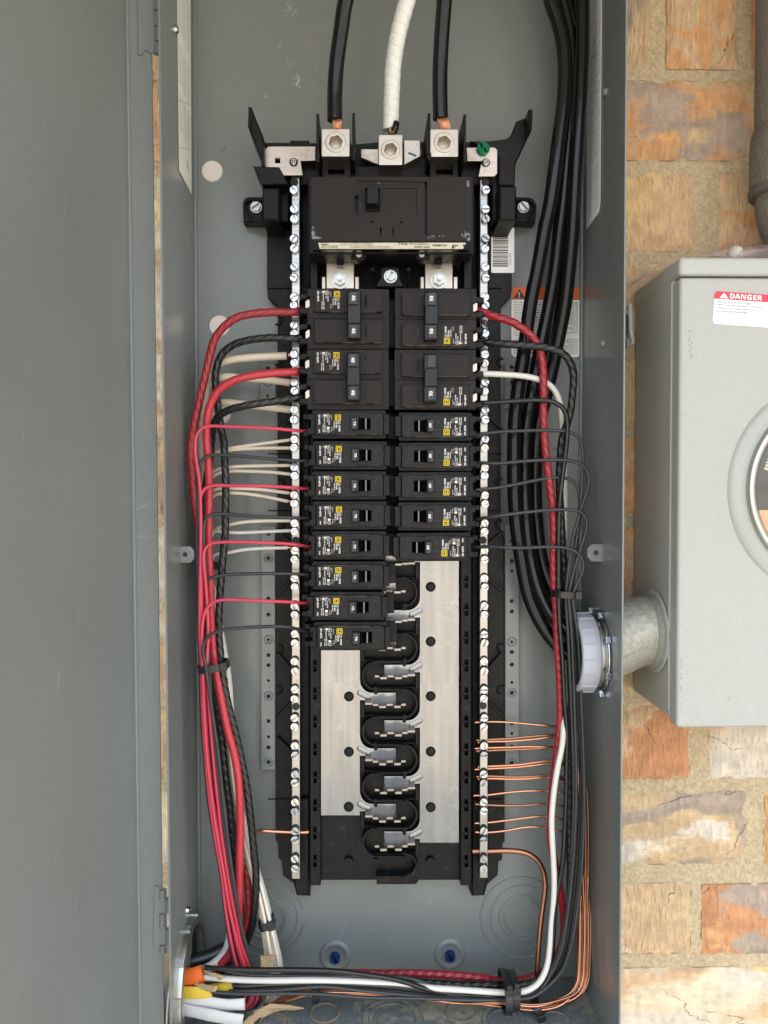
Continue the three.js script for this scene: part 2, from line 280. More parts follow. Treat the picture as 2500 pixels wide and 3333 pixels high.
// ---------- the enclosure ----------
const ZF = 0.118, LX = P(524, 850, ZF).x, RX = P(2029, 1200, ZF).x, TY = 0.532, BY = P(1300, 3185, 0).y, T = 0.0016;
const enc = thing('panel_enclosure', 'tall open grey steel electrical panel box on the brick wall', 'panel box', V((LX + RX) / 2, BY, 0));
const backTex = canvasTex(800, 2048, (g, w, h) => {     // sprayed grey with the rubs and scratches the sheet has picked up
  const at = (x, y) => { const p = P(x, y, 0); return [(p.x - LX + T) / (RX - LX + 2 * T) * w, (1 - (p.y - BY + T) / (TY - BY + 2 * T)) * h]; };
  g.fillStyle = 'rgb(119,123,120)'; g.fillRect(0, 0, w, h);
  for (let i = 0; i < 9000; i++) { g.globalAlpha = 0.03 + 0.04 * rnd(); g.fillStyle = rnd() > 0.5 ? '#8c918d' : '#646866'; const r = 1 + 9 * rnd() * rnd(); g.beginPath(); g.ellipse(w * rnd(), h * rnd(), r, r * (0.4 + rnd()), rnd() * 3, 0, 7); g.fill(); }
  g.lineCap = 'round';
  const rub = (x, y, dx, dy, n, len, c) => { g.strokeStyle = c; for (let i = 0; i < n; i++) { const [u, v] = at(x + dx * (rnd() - 0.5), y + dy * (rnd() - 0.5)); g.globalAlpha = 0.12 + 0.3 * rnd(); g.lineWidth = 0.8 + 2.4 * rnd(); g.beginPath(); g.moveTo(u, v); g.quadraticCurveTo(u + len * (rnd() - 0.5), v + len * (rnd() - 0.5), u + len * 0.8 * (rnd() - 0.5), v + len * (rnd() - 0.3)); g.stroke(); } };
  rub(945, 30, 40, 60, 26, 9, '#b5b4ad'); rub(1003, 130, 30, 44, 16, 8, '#a08d7e'); rub(912, 148, 20, 30, 8, 5, '#c3bdb2'); rub(950, 205, 50, 22, 10, 7, '#b8b3aa'); rub(965, 262, 22, 46, 24, 7, '#cbc4b9'); rub(862, 311, 12, 6, 4, 12, '#b8b5ad'); rub(1020, 225, 40, 20, 6, 9, '#a7a49c'); rub(770, 530, 60, 20, 7, 12, '#8f928e'); rub(1560, 300, 24, 14, 4, 10, '#9a9b97');
  for (const [x0, y0, x1, y1] of [[1126, 2998, 1103, 3052], [1190, 3028, 1236, 3022], [1390, 2930, 1410, 2940], [640, 1900, 644, 2100], [980, 100, 1080, 72]]) { g.globalAlpha = 0.35; g.lineWidth = 1; g.strokeStyle = '#b6bbb9'; g.beginPath(); g.moveTo(...at(x0, y0)); g.lineTo(...at(x1, y1)); g.stroke(); }
  for (let i = 0; i < 60; i++) { g.globalAlpha = 0.25; g.fillStyle = rnd() > 0.4 ? '#b9bdba' : '#4d4f4d'; g.fillRect(w * rnd(), h * rnd(), 1.5 + rnd(), 1.5 + rnd()); }
});
part(enc, 'back_panel', planar(box(LX - T, RX + T, BY - T, TY + T, -T, 0), LX - T, RX + T, BY - T, TY + T), std(0xffffff, 0.25, 0, { map: backTex, bumpMap: peel, bumpScale: 0.00004 }));
const lean = (y, z) => 0.005 * (0.45 - y) / 0.9 * z / ZF;     // the left side is bent in a little towards its lower front corner
const sideG = new THREE.BoxGeometry(T, TY - BY + 2 * T, ZF - 0.0002, 1, 40, 8).translate(LX - T / 2, (TY + BY) / 2, (ZF + 0.0002) / 2), sp = sideG.attributes.position;
for (let i = 0; i < sp.count; i++) { sp.setX(i, sp.getX(i) + lean(sp.getY(i), sp.getZ(i))); if (Math.abs(sideG.attributes.normal.getX(i)) > 0.5) sideG.attributes.uv.setXY(i, sp.getZ(i), sp.getY(i)); }
part(enc, 'side_wall', sideG, M.paint);
part(enc, 'side_wall', box(RX, RX + T, BY - T, TY + T, 0.0002, ZF, 0.0007), M.paint);
const dust = std(0xffffff, 0.6, 0, { map: dataTex(512, 256, (u, v) => { const n = fbm(u, v, 8, 5, 51), f = fbm(u, v, 60, 2, 6), k = Math.max(0, Math.min(1, (n * 0.8 + f * 0.5 - 0.64) * 5)), sp = hash(Math.floor(u * 512), Math.floor(v * 256), 5) > 0.955 ? 0.2 * hash(Math.floor(u * 512), Math.floor(v * 256), 8) : 0; return [0.43 + 0.2 * k + sp, 0.455 + 0.14 * k + sp, 0.455 + 0.06 * k + sp]; }, { srgb: true, rep: 3 }), bumpMap: peel, bumpScale: 0.0002 });
const bottom = part(enc, 'bottom_wall', box(LX + 0.0003, RX - 0.0003, BY - T, BY, 0.0003, ZF, 0.0005), dust);
part(enc, 'top_wall', box(LX + 0.0003, RX - 0.0003, TY, TY + T, 0.0003, ZF, 0.0005), M.paint);
part(enc, 'corner_bend', merge([cyl(0.0022, TY - BY - 0.004, 10).rotateX(Math.PI / 2).translate(LX + 0.0004, (TY + BY) / 2, 0.0004), cyl(0.0022, TY - BY - 0.004, 10).rotateX(Math.PI / 2).translate(RX - 0.0004, (TY + BY) / 2, 0.0004)]), M.paint);
// knockouts: pressed rings, each a proud torus of painted metal
const ring = (r, t = 0.0009, a0 = 0, a1 = 2 * Math.PI) => new THREE.TorusGeometry(r, t, 6, 56, a1 - a0).rotateZ(a0);
for (const [cx, cy, rs] of [[1697, 2986, [135, 107, 74, 61]], [866, 2988, [125, 100, 66, 54]]]) {
  const c = P(cx, cy, 0);
  rs.forEach((r, i) => put(enc, 'knockout_ring', ring(r * K(0), 0.0009, i * 0.9 + 0.25, i * 0.9 + 0.25 + 5.9), M.paint, V(c.x + (i % 2 ? 0.0012 : 0), c.y, 0)));
}
const dustRing = std(lin(0.46, 0.38, 0.27), 0.9, 0, { bumpMap: peel, bumpScale: 0.0008 });
for (const [cx, cy, r, m] of [[1057, 3297, 0.0125, dustRing], [1278, 3318, 0.0205, M.paint], [1278, 3318, 0.0265, M.paint], [1500, 3295, 0.0125, dustRing], [1640, 3322, 0.0135, M.paint], [1640, 3322, 0.019, M.paint], [890, 3330, 0.0125, dustRing], [1810, 3325, 0.0125, M.paint]]) {
  const off = P(cx, cy, 0.05), t = (BY - CAMZ * 0) / 1;                 // follow the sight line down to the bottom sheet
  const d = off.clone().sub(camera.position), s = (BY - camera.position.y) / d.y, q = camera.position.clone().addScaledVector(d, s);
  put(enc, 'knockout_ring', ring(r, m === M.paint ? 0.0007 : 0.0011).rotateX(Math.PI / 2), m, V(q.x, BY, Math.min(q.z, ZF - r - 0.002)));
}
// pressed screw dimples with blue wall screws
for (const [cx, cy] of [[1091, 3111], [1464, 3105]]) {
  const c = P(cx, cy, 0);
  const d = put(enc, 'screw_dimple', lathe([[0.0001, 0.0002], [0.0085, 0.0002], [0.0098, 0.0022], [0.0125, 0.0026], [0.0142, 0.0012], [0.0152, 0.0001]], 44).rotateX(Math.PI / 2), M.paint, c);
  put(d, 'wall_screw', slotScrew(0.005, 0.006, true, 0.1), M.blue, V(c.x, c.y, 0.0005), [0, 0, 0.5]);
}
for (const [cx, cy, r] of [[691, 558, 34], [715, 1061, 34], [719, 1347, 32]]) put(enc, 'hole_plug', cyl(r * K(0), 0.0012, 40, r * K(0) - 0.0006), M.disc, P(cx, cy, 0).add(V(0, 0, 0.0006)));
put(enc, 'weld_bump', new THREE.SphereGeometry(0.0021, 14, 8).scale(1, 1, 0.5), M.paint, P(726, 484, 0)); put(enc, 'weld_bump', new THREE.SphereGeometry(0.0021, 14, 8).scale(1, 1, 0.5), M.paint, P(1806, 1459, 0));
put(enc, 'weld_bump', new THREE.SphereGeometry(0.0021, 14, 8).scale(1, 1, 0.5), M.paint, P(1807, 2470, 0));
// perforated rails welded to the back
function holes(list, x, r) { return list.map((y) => circle(x, y, r, 16)); }
function rail(x0, x1, y0, y1, xh, ys) {
  const big = (y, i) => i % 3 === 2 ? 7 : 9;
  const g = ext(rect(x0, y0, x1, y1, 4), 0.0002, 0.009, { b: 0.0006, holes: ys.map((y, i) => circle(xh, y, big(y, i), 14)) });
  const r = part(enc, 'mounting_rail', g, M.paint);
  ys.forEach((y, i) => { if (i % 4 === 1) put(r, 'rail_boss', new THREE.TorusGeometry(0.0036, 0.0009, 6, 22), M.paint, P(xh, y, 0.009)); });
}
rail(846, 898, 1183, 1330, 872, [1199, 1244, 1289]);
rail(849, 897, 1712, 2507, 874, [1737, 1816, 1867, 1948, 2000, 2082, 2132, 2165, 2215, 2266, 2347, 2398, 2433, 2481]);
rail(1643, 1690, 1179, 1330, 1666, [1196, 1246, 1290]);
rail(1644, 1691, 1706, 2500, 1666, [1760, 1826, 1858, 1956, 1990, 2089, 2122, 2163, 2221, 2255, 2354, 2387, 2430, 2483]);
// cover tabs folded in from the side walls
for (const [x0, x1, y0, y1, hx, s] of [[573, 632, 1778, 1832, 602, 1], [1912, 1971, 1771, 1828, 1940, -1]]) {
  const poly = s > 0 ? [[x0, y0], [x1 - 12, y0], [x1, y0 + 14], [x1, y1 - 14], [x1 - 12, y1], [x0, y1]] : [[x1, y0], [x1, y1], [x0 + 14, y1], [x0, y1 - 16], [x0, y0 + 16], [x0 + 14, y0]];
  part(enc, 'cover_tab', ext(poly, 0.066, 0.068, { b: 0.0004, holes: [circle(hx, (y0 + y1) / 2, 10, 18)] }), M.paint);
}
// rivets on the side walls
for (const [x, y, z, s, m] of [[LX + 0.0002, P(565, 97, 0.072).y, 0.072, 1, M.zinc], [LX + 0.0018, P(591, 2962, 0.055).y, 0.055, 1, M.zinc], [RX, P(1968, 1118, 0.067).y, 0.067, -1, M.paint], [RX, P(1975, 300, 0.07).y, 0.07, -1, M.paint]])
  put(enc, 'rivet', panScrew(0.0034, 0.0032).rotateY(s * Math.PI / 2), m, V(x, y, z));
// paper and foil stickers
const line = (g, x, y, w, h, a = 1) => { g.globalAlpha = a; g.fillRect(x, y, w, h); g.globalAlpha = 1; };
function fine(g, x, y, w, n, lh, sz, col = '#555') {   // rows of print too small to read
  g.fillStyle = col; for (let i = 0; i < n; i++) { let t = x; const end = x + w * (i % 5 === 4 ? 0.6 : 1) * (0.9 + 0.1 * rnd()); while (t < end) { const l = sz * (0.8 + 2.4 * rnd()); g.globalAlpha = 0.45 + 0.5 * rnd(); g.fillRect(t, y + i * lh, Math.min(l, end - t), sz * 0.62); t += l + sz * 0.5; } } g.globalAlpha = 1;
}
const sideL = canvasTex(256, 1400, (g, w, h) => {
  g.fillStyle = '#f3efe4'; g.fillRect(0, 0, w, h); g.strokeStyle = '#888'; g.lineWidth = 2;
  for (const [y, n] of [[30, 30], [330, 16], [520, 26], [820, 20], [1040, 18]]) { fine(g, 14, y, 68, n, 9, 6, '#9a988f'); fine(g, 94, y + 6, 64, n, 9, 6, '#9a988f'); fine(g, 172, y, 70, n, 9, 6, '#9a988f'); }
  for (const y of [310, 500, 1020, 1230]) { g.beginPath(); g.moveTo(8, y + 60); g.lineTo(w - 8, y - 40); g.stroke(); }
  g.beginPath(); g.moveTo(166, 20); g.lineTo(166, 300); g.stroke(); g.lineWidth = 4; g.strokeStyle = '#444'; g.beginPath(); g.arc(180, 1300, 22, 0, 7); g.stroke(); g.font = 'bold 26px sans-serif'; g.fillStyle = '#444'; g.fillText('UL', 164, 1309);
});
const sideR = canvasTex(256, 1400, (g, w, h) => {
  g.fillStyle = '#fbfaf8'; g.fillRect(0, 0, w, h);
  for (const [y, n, s] of [[20, 26, 7], [300, 10, 12], [440, 22, 7], [680, 12, 13], [860, 30, 7], [1170, 20, 7]]) { fine(g, 16, y, 104, n, s + 3, s, '#a9a9ac'); fine(g, 136, y + 4, 104, n, s + 3, s, '#a9a9ac'); }
  g.strokeStyle = '#555'; g.lineWidth = 4; g.strokeRect(120, 650, 26, 60);
});
function wallSticker(x, s, z0, z1, y0, cut, tex, label) {
  const sh = toShape(s > 0 ? [[z0, y0], [z1, y0 + 0.001], [z1, 0.5305], [z0, 0.5305]] : [[z0 + 0.001, y0], [z1 - 0.004, y0 + 0.0015], [z1, y0 + 0.008], [z1, 0.5305], [z0, 0.5305]]);
  const g = new THREE.ExtrudeGeometry(sh, { depth: 0.00025, bevelEnabled: false }), p = g.attributes.position, uv = g.attributes.uv;
  for (let i = 0; i < p.count; i++) { const z = p.getX(i), y = p.getY(i), d = p.getZ(i), wav = 0.0006 * Math.max(0, Math.sin(y * 55)) * (z - z0) / (z1 - z0); uv.setXY(i, s > 0 ? 1 - (z - z0) / (z1 - z0) : (z - z0) / (z1 - z0), (y - y0) / (0.5305 - y0)); p.setXYZ(i, x + s * (0.0002 + d + wav), y, z); }
  g.computeVertexNormals(); if (s > 0) for (let i = 0; i < p.count; i++) p.setX(i, p.getX(i) + lean(p.getY(i), p.getZ(i)));
  g.computeVertexNormals(); part(enc, 'side_label', g, std(0xffffff, 0.42, 0, { map: tex, side: THREE.DoubleSide }), label);
}
wallSticker(LX, 1, 0.016, 0.0645, 0.27, 0, sideL, 'white paper label of small print on the left side wall');
wallSticker(RX, -1, 0.014, 0.058, 0.2415, 0, sideR, 'white paper label of small print on the right side wall');
const barcode = canvasTex(256, 512, (g, w, h) => {
  g.fillStyle = '#f4f1ee'; g.fillRect(0, 0, w, h); g.fillStyle = '#1a1818';
  let y = 70; while (y < 440) { const t = [3, 5, 8, 12][Math.floor(rnd() * 4)]; g.fillRect(18, y, 170, t); y += t + [4, 5, 8][Math.floor(rnd() * 3)]; }
  g.save(); g.translate(222, 420); g.rotate(-Math.PI / 2); g.font = '30px sans-serif'; g.fillText('EAV35495', 0, 0); g.restore();
});
const warn = canvasTex(768, 778, (g, w, h) => {
  g.fillStyle = '#e9e6e1'; g.fillRect(0, 0, w, h); g.fillStyle = '#d5641c'; g.fillRect(0, 0, w, 138); g.fillStyle = '#2a211b'; g.fillRect(0, 134, w, 6);
  g.beginPath(); g.moveTo(88, 24); g.lineTo(156, 126); g.lineTo(22, 126); g.fill(); g.fillStyle = '#e8b48a'; g.font = 'bold 78px sans-serif'; g.fillText('!', 74, 117);
  g.fillStyle = '#2b2726'; g.font = '29px sans-serif';
  'This equipment|and tested|performance|exceed|Laboratories|Use of Other|Circuit|Adverse|safety|of||process|use of|D circuit||Allow||||and|40'.split('|').forEach((t, i) => { if (t) g.fillText(t, 24, 180 + i * 28); });
  g.textAlign = 'right';
  'probado|nivel de|por las|sc de|que no|afectar|calidad del|durar la|Square|calidad por|o mal|da por el|cto de|os que no|||partes no|cuando entren|pintura,|pasados en|nea podrian|mente la|deteriorar'.split('|').forEach((t, i) => { if (t) g.fillText(t, 742, 180 + i * 25.6); });
  g.textAlign = 'left'; fine(g, 190, 165, 300, 21, 28, 18, '#565251');
});
part(enc, 'warning_label', planarSelf(ext(rect(1665, 935, 1889, 1162, 14), 0.0002, 0.0006, { b: 0 })), std(0xffffff, 0.5, 0, { map: warn }), 'white and orange warning sticker on the back panel');

// ---------- the open door and its hinges ----------
const hx = P(497, 850, 0.106).x, door = thing('panel_door', 'grey steel panel door swung open at the left', 'door', V(hx, BY, 0.106));
door.position.x += 0.0054;
{
  const w = 0.019, x1 = hx, x0 = hx - w, len = 0.368, a = 0.1;
  const pan = box(0, len, BY - 0.004, TY + 0.004, -0.0009, 0.0009, 0.0008); pan.rotateY(-(Math.PI / 2 + a)); pan.translate(x0 - 0.0006, 0, 0.1062);
  part(door, 'door_panel', pan, M.door);
  part(door, 'door_flange', box(x0, x1, BY - 0.004, TY + 0.004, 0.1045, 0.1063, 0.0008), M.door);
  part(door, 'door_fold', cyl(0.0021, TY - BY, 14).rotateX(Math.PI / 2).translate(x0, (TY + BY) / 2, 0.1062), M.door);
  door.rotation.z = 0.006;
  const kn = (y0, y1) => { const a0 = P(512, y1, 0.107), b0 = P(512, y0, 0.107); return cyl(0.0026, b0.y - a0.y - 0.0005, 18).rotateX(Math.PI / 2).translate(LX - T - 0.0032, (a0.y + b0.y) / 2, 0.107); };
  part(door, 'hinge_leaf', ext([[447, -40], [505, -40], [505, 140], [497, 172], [484, 172], [476, 162], [466, 164], [458, 177], [447, 178]], 0.1064, 0.1076, { b: 0.0003 }), M.door);
  part(door, 'hinge_leaf', ext([[484, 2883], [523, 2893], [523, 3072], [518, 3093], [478, 3084]], 0.1064, 0.1076, { b: 0.0003 }), M.door);
  for (const [y0, y1] of [[-40, 38], [92, 138]]) part(door, 'hinge_knuckle', kn(y0, y1), M.door);
  for (const [y0, y1] of [[2923, 2970], [3022, 3072]]) part(door, 'hinge_knuckle', kn(y0, y1), M.door);
  for (const [y0, y1] of [[40, 90], [140, 178], [2893, 2921], [2972, 3020], [3074, 3102]]) part(enc, 'hinge_knuckle', kn(y0, y1), M.paint);
}

// ---------- the black interior with its bars ----------
const inr = thing('panel_interior', 'black plastic breaker base with two screw bars and bright bus plates', 'breaker base', P(1270, 2867, 0.002));
const mir = (q, c = 1269) => q.map(([x, y]) => [2 * c - x, y]);
// side plates behind the screw bars, each with snap hooks and gussets
{
  const L = [[869, 600], [1010, 600], [1010, 2917], [966, 2915], [956, 2876], [921, 2851], [918, 2803], [907, 2794], [905, 2744], [897, 2738], [895, 1745], [903, 1728], [904, 1000], [897, 992], [872, 970], [869, 936]];
  part(inr, 'side_plate', ext(L, 0.004, 0.013, { b: 0.0008 }), M.brown);
  const R = [[1528, 600], [1666, 600], [1666, 940], [1662, 968], [1636, 994], [1630, 1004], [1629, 1722], [1641, 1745], [1643, 2740], [1636, 2746], [1634, 2800], [1622, 2806], [1620, 2850], [1586, 2880], [1577, 2915], [1536, 2917], [1528, 2900]];
  part(inr, 'side_plate', ext(R, 0.004, 0.013, { b: 0.0008 }), M.brown);
  for (const [x, y, s] of [[905, 1044, 1], [904, 1175, 1], [912, 1575, 1], [912, 1710, 1], [908, 2113, 1], [905, 2245, 1], [1631, 1180, -1], [1628, 1572, -1], [1626, 1706, -1], [1632, 2108, -1], [1632, 2246, -1]])
    put(inr, 'snap_hook', new THREE.TorusGeometry(0.0036, 0.0011, 8, 22, Math.PI * 1.25).rotateZ(s > 0 ? -2.2 : 0.9), M.black, P(x, y, 0.0135));
  for (const [x0, y0, x1, y1] of [[905, 1400, 960, 1355], [905, 2125, 955, 2185], [903, 2335, 952, 2280], [903, 2398, 955, 2450], [905, 1935, 955, 1880], [1635, 1400, 1585, 1350], [1637, 1730, 1585, 1775], [1640, 1930, 1585, 1880], [1632, 2125, 1585, 2180], [1638, 2330, 1588, 2280], [905, 1730, 950, 1768]]) {
    const a = P(x0, y0, 0.0155), b = P(x1, y1, 0.0155), d = b.clone().sub(a), g = box(-d.length() / 2, d.length() / 2, -0.0011, 0.0011, 0.0, 0.006, 0.0004).rotateZ(Math.atan2(d.y, d.x));
    put(inr, 'gusset', g, M.black, V((a.x + b.x) / 2, (a.y + b.y) / 2, 0.0127));
  }
  for (const y of [760, 936, 1475, 1660, 2600]) { part(inr, 'plate_seam', bar(872, y, 944, y + 4, 0.0125, 0.0142), M.black); part(inr, 'plate_seam', bar(1592, y, 1634, y + 4, 0.0125, 0.0142), M.black); }
}
part(inr, 'barcode_label', planarSelf(ext(rect(1599, 741, 1674, 888, 5), 0.0132, 0.0136, { b: 0 })), std(0xffffff, 0.5, 0, { map: barcode }), 'white barcode sticker');
// tray and the toothed rails the breakers hook on
part(inr, 'tray', ext([[1007, 560], [1535, 560], [1535, 2866], [1361, 2866], [1361, 2872], [1352, 2880], [1226, 2880], [1226, 2866], [1007, 2866]], 0.006, 0.0225, { b: 0.0012 }), M.black);
for (const [x0, x1, inL] of [[1008, 1044, 1], [1499, 1536, -1]]) {
  const hs = []; for (let y = 960; y < 2840; y += 91) hs.push(rect(inL > 0 ? x0 + 9 : x0 + 10, y, inL > 0 ? x0 + 26 : x0 + 28, y + 46));
  const g = ext(rect(x0, 930, x1, 2883, 3), 0.012, 0.031, { b: 0.0008, holes: hs });
  const r = part(inr, 'hook_rail', g, M.black);
  for (let y = 960; y < 2840; y += 91) part(r, 'hook', bar(x0 + (inL > 0 ? 14 : 8), y + 20, x0 + (inL > 0 ? 29 : 24), y + 29, 0.0225, 0.0315, 0, { b: 0.0005 }), M.black);
  part(inr, 'rail_leg', ext(inL > 0 ? [[966, 2600], [1007, 2600], [1007, 2898], [1005, 2917], [966, 2915], [958, 2880]] : [[1537, 2600], [1577, 2600], [1586, 2870], [1575, 2915], [1540, 2917], [1536, 2898]], 0.012, 0.023, { b: 0.0012 }), M.black);
  part(inr, 'rail_channel', bar(inL > 0 ? 979 : 1537, 930, inL > 0 ? 1006 : 1561, 2840, 0.012, 0.0165), M.black);
}
for (const x of [1135, 1401]) put(inr, 'tray_peg', cyl(0.0043, 0.0045, 24, 0.0039), M.black, P(x, 2803, 0.0245));
// screw bars
const NZ = 0.045;
const rows = [597, 621, 684, 716, 779, 811, 872, 906, 969, 995, 1060, 1087, 1154, 1182, 1244, 1274, 1334, 1367, 1429, 1457, 1521, 1549, 1610, 1639, 1701, 1729, 1789, 1819, 1880, 1909, 1970, 1999, 2061, 2089, 2150, 2180, 2241, 2271, 2333, 2362, 2423, 2453, 2515, 2543, 2606, 2635, 2699, 2728, 2790, 2821];
const screwGeo = [0, 1].map((i) => slotScrew(0.0034, 0.0036, false, i ? 0.34 : 0.27)), holeMat = std(lin(0.02, 0.02, 0.02), 0.8);
for (const [xa, xb, name] of [[949, 976, 'left'], [1562, 1588, 'right']]) {
  const g = bar(xa, 566, xb, name === 'left' ? 2862 : 2859, 0.031, NZ, 0, { b: 0.0007, seg: 2 });
  const nb = part(inr, 'terminal_bar', g, M.bar);
  rows.forEach((y, i) => {
    const t = (y - 600) / 2230, x = name === 'left' ? 957.5 + 4 * t : 1579 - 6 * t;
    put(nb, 'terminal_hole', cyl(0.0034, 0.0004, 24), holeMat, P(x + 0.5, y - 4, NZ + 0.0002));
    if (i) { const s = put(nb, 'terminal_screw', screwGeo[i % 2], M.zinc, P(x, y + 1, NZ + 0.0003), [rr(-0.09, 0.09), rr(-0.09, 0.09), rr(0, 3.14)]); s.scale.setScalar(rr(0.97, 1.04)); }
  });
  for (const y of name === 'left' ? [1759, 2300] : [1758, 2297]) put(nb, 'terminal_hole', cyl(0.0033, 0.0006, 24), holeMat, P(name === 'left' ? 963 : 1572, y, NZ + 0.0003));
  part(inr, 'bar_saddle', bar(xa - 3, 590, xb + 3, 2790, 0.012, 0.0305), M.black);
}
// bus plates with their stabs
const BZ = 0.0335, ARM = 30;
const armsR = [1805, 1986, 2164, 2345, 2527, 2707], armsL = [1893, 2074, 2255, 2436, 2617];
function plateR(arms, top, bot, xo) {                 // outline with an arm at each stab and a rounded throat between
  const q = [[xo, top], [1366, top]];
  for (const y of arms) { for (let i = 0; i <= 6; i++) { const a = i / 6 * Math.PI / 2; q.push([1366 - 38 * (1 - Math.cos(a)), y - 42 + 42 * Math.sin(a)]); } q.push([1250, y], [1250, y + ARM], [1350, y + ARM], [1350, y + 25], [1366, y + 25]); }
  q.push([1366, bot], [xo, bot]); return q;
}
function stab(y, side) {                              // blade standing out of the arm with a notched edge
  const pts = [[1251, 0], [1251, 0.0075], [1243, 0.0095], [1222, 0.0105], [1220, 0.0136], [1233, 0.0138], [1237, 0.0205], [1257, 0.0205], [1261, 0.0138], [1280, 0.0138], [1284, 0.0205], [1304, 0.0205], [1308, 0.0138], [1324, 0.0138], [1325, 0.0098], [1349, 0.0098], [1349, 0]];
  const base = P(1300, y + ARM, BZ), k = K(BZ), s = toShape(pts.map(([x, h]) => [P(1269 + side * (x - 1269), y, BZ).x, h]));
  const g = new THREE.ExtrudeGeometry(s, { depth: 0.0017, bevelEnabled: true, bevelThickness: 0.0003, bevelSize: 0.0003, bevelOffset: -0.0003, bevelSegments: 1 });
  g.rotateX(Math.PI / 2); g.translate(0, base.y + 0.002, BZ - 0.0005); return g;
}
function plate(q, arms, side, rivets) {
  const pl = part(inr, 'bus_plate', ext(q, BZ - 0.0024, BZ, { b: 0.0004, seg: 2 }), M.tin);
  for (const y of arms) {
    part(pl, 'stab', stab(y, side), M.stab);
    const c = P(1269 + side * 84, y + 8, BZ - 0.0002);
    put(pl, 'stiffening_dent', new THREE.CapsuleGeometry(0.0026, 0.0085, 6, 16).rotateZ(-Math.PI / 2 + side * 0.5).scale(1, 1, 0.36), M.tin, c);
  }
  for (const [x, y] of rivets) { put(pl, 'rivet', lathe([[0.0001, 0.0022], [0.0028, 0.0022], [0.0034, 0.0016], [0.0042, 0.0012], [0.0045, 0]], 26).rotateX(Math.PI / 2), M.black, P(x, y, BZ)); }
}
plate(plateR(armsR, 1730, 2744, 1494), armsR, 1, [[1402, 1910], [1402, 2088], [1402, 2266], [1402, 2446], [1402, 2627]]);
plate(mir(plateR(armsL, 1830, 2655, 1494)).reverse(), armsL, -1, [[1136, 2088], [1136, 2267], [1136, 2447], [1135, 2626]]);
// insulating walls that wind between the stabs
for (const [arms, side] of [[armsR, 1], [armsL, -1]]) for (const y of arms) {
  const yt = y - 14, yb = y + 86, cx = 1227, q = [];
  const X = (x) => 1269 + side * (x - 1269);
  q.push([X(1318), yt], [X(cx), yt]); for (let i = 1; i < 10; i++) { const a = Math.PI / 2 + i / 10 * Math.PI; q.push([X(cx + 50 * Math.cos(a)), (yt + yb) / 2 - 50 * Math.sin(a)]); } q.push([X(cx), yb], [X(1318), yb]);
  const inner = q.map(([x, yy]) => [x + (x - X(1260)) * -0.1, (yt + yb) / 2 + (yy - (yt + yb) / 2) * 0.87]);
  part(inr, 'insulating_wall', ext([...q, ...inner.reverse()], 0.0215, 0.0335, { b: 0.0004 }), M.black);
  for (const [x, yy] of [[1223, yt + 2], [1317, yt - 5], [1223, yb - 2]]) put(inr, 'wall_post', cyl(0.0018, 0.0135, 16), M.black, P(X(x), yy, 0.0285));
  part(inr, 'insulating_wall', bar(Math.min(X(1352), X(1364)), y + 27, Math.max(X(1352), X(1364)), y + 80, 0.0215, 0.0325), M.black);
  part(inr, 'insulating_wall', bar(Math.min(X(1222), X(1350)), y + 72, Math.max(X(1222), X(1350)), y + 77, 0.0215, 0.031), M.black);
}
part(inr, 'insulating_wall', ext([[1226, 2852], [1310, 2852], [1340, 2842], [1354, 2815], [1340, 2790], [1310, 2780], [1310, 2774], [1345, 2785], [1361, 2815], [1352, 2850], [1330, 2876], [1226, 2876]], 0.0215, 0.0335, { b: 0.0004 }), M.black);
for (const [x, y] of [[1233, 2846], [1316, 2846]]) put(inr, 'wall_post', cyl(0.0021, 0.014, 16), M.black, P(x, y, 0.0285));

// ---- the head of the base: straps, lugs, barriers, mounting ears
const HZ = 0.05;
part(inr, 'top_block', ext([[863, 463], [945, 463], [945, 456], [1006, 456], [1006, 464], [1160, 468], [1230, 461], [1530, 461], [1530, 458], [1592, 458], [1655, 451], [1678, 533], [1676, 604], [1676, 720], [1600, 720], [1600, 600], [940, 600], [940, 720], [861, 720], [853, 610], [850, 520]], 0.006, 0.038, { b: 0.0012 }), M.black);
const strapL = part(inr, 'neutral_strap', ext([[873, 476], [1027, 476], [1027, 522], [979, 524], [986, 570], [922, 571], [914, 556], [863, 554], [863, 486]], HZ - 0.002, HZ, { b: 0.0004, seg: 2, holes: [[[893, 511], [914, 511], [914, 533], [893, 533]]] }), M.strap);
const strapR = part(inr, 'neutral_strap', ext([[1518, 480], [1610, 479], [1619, 488], [1619, 563], [1609, 574], [1557, 574], [1568, 524], [1521, 524]], HZ - 0.002, HZ, { b: 0.0004, seg: 2 }), M.strap);
put(strapL, 'strap_screw', panScrew(0.0037, 0.003), M.zincDull, P(956, 529, HZ)); put(strapR, 'strap_screw', panScrew(0.0037, 0.003), M.zincDull, P(1581, 531, HZ));
put(strapR, 'bonding_screw', merge([slotScrew(0.0056, 0.0036, false, 0.3), new THREE.BoxGeometry(0.0084, 0.0016, 0.0006).rotateZ(0.6).translate(0, 0, 0.0032)]), M.green, P(1571, 488, HZ), [-0.12, 0.1, 0.7]);
part(inr, 'neutral_strap', ext([[1175, 485], [1372, 485], [1372, 509], [1315, 537], [1228, 535], [1175, 513]], HZ - 0.004, HZ - 0.0005, { b: 0.0004 }), M.strap);
const fin = (x, y0, y1, z0, z1, w = 0.0022, tilt = 0) => { const a = P(x, y1, z1), b = P(x, y0, z1); return box(a.x - w / 2, a.x + w / 2, a.y, b.y, z0, z1, 0.0009); };
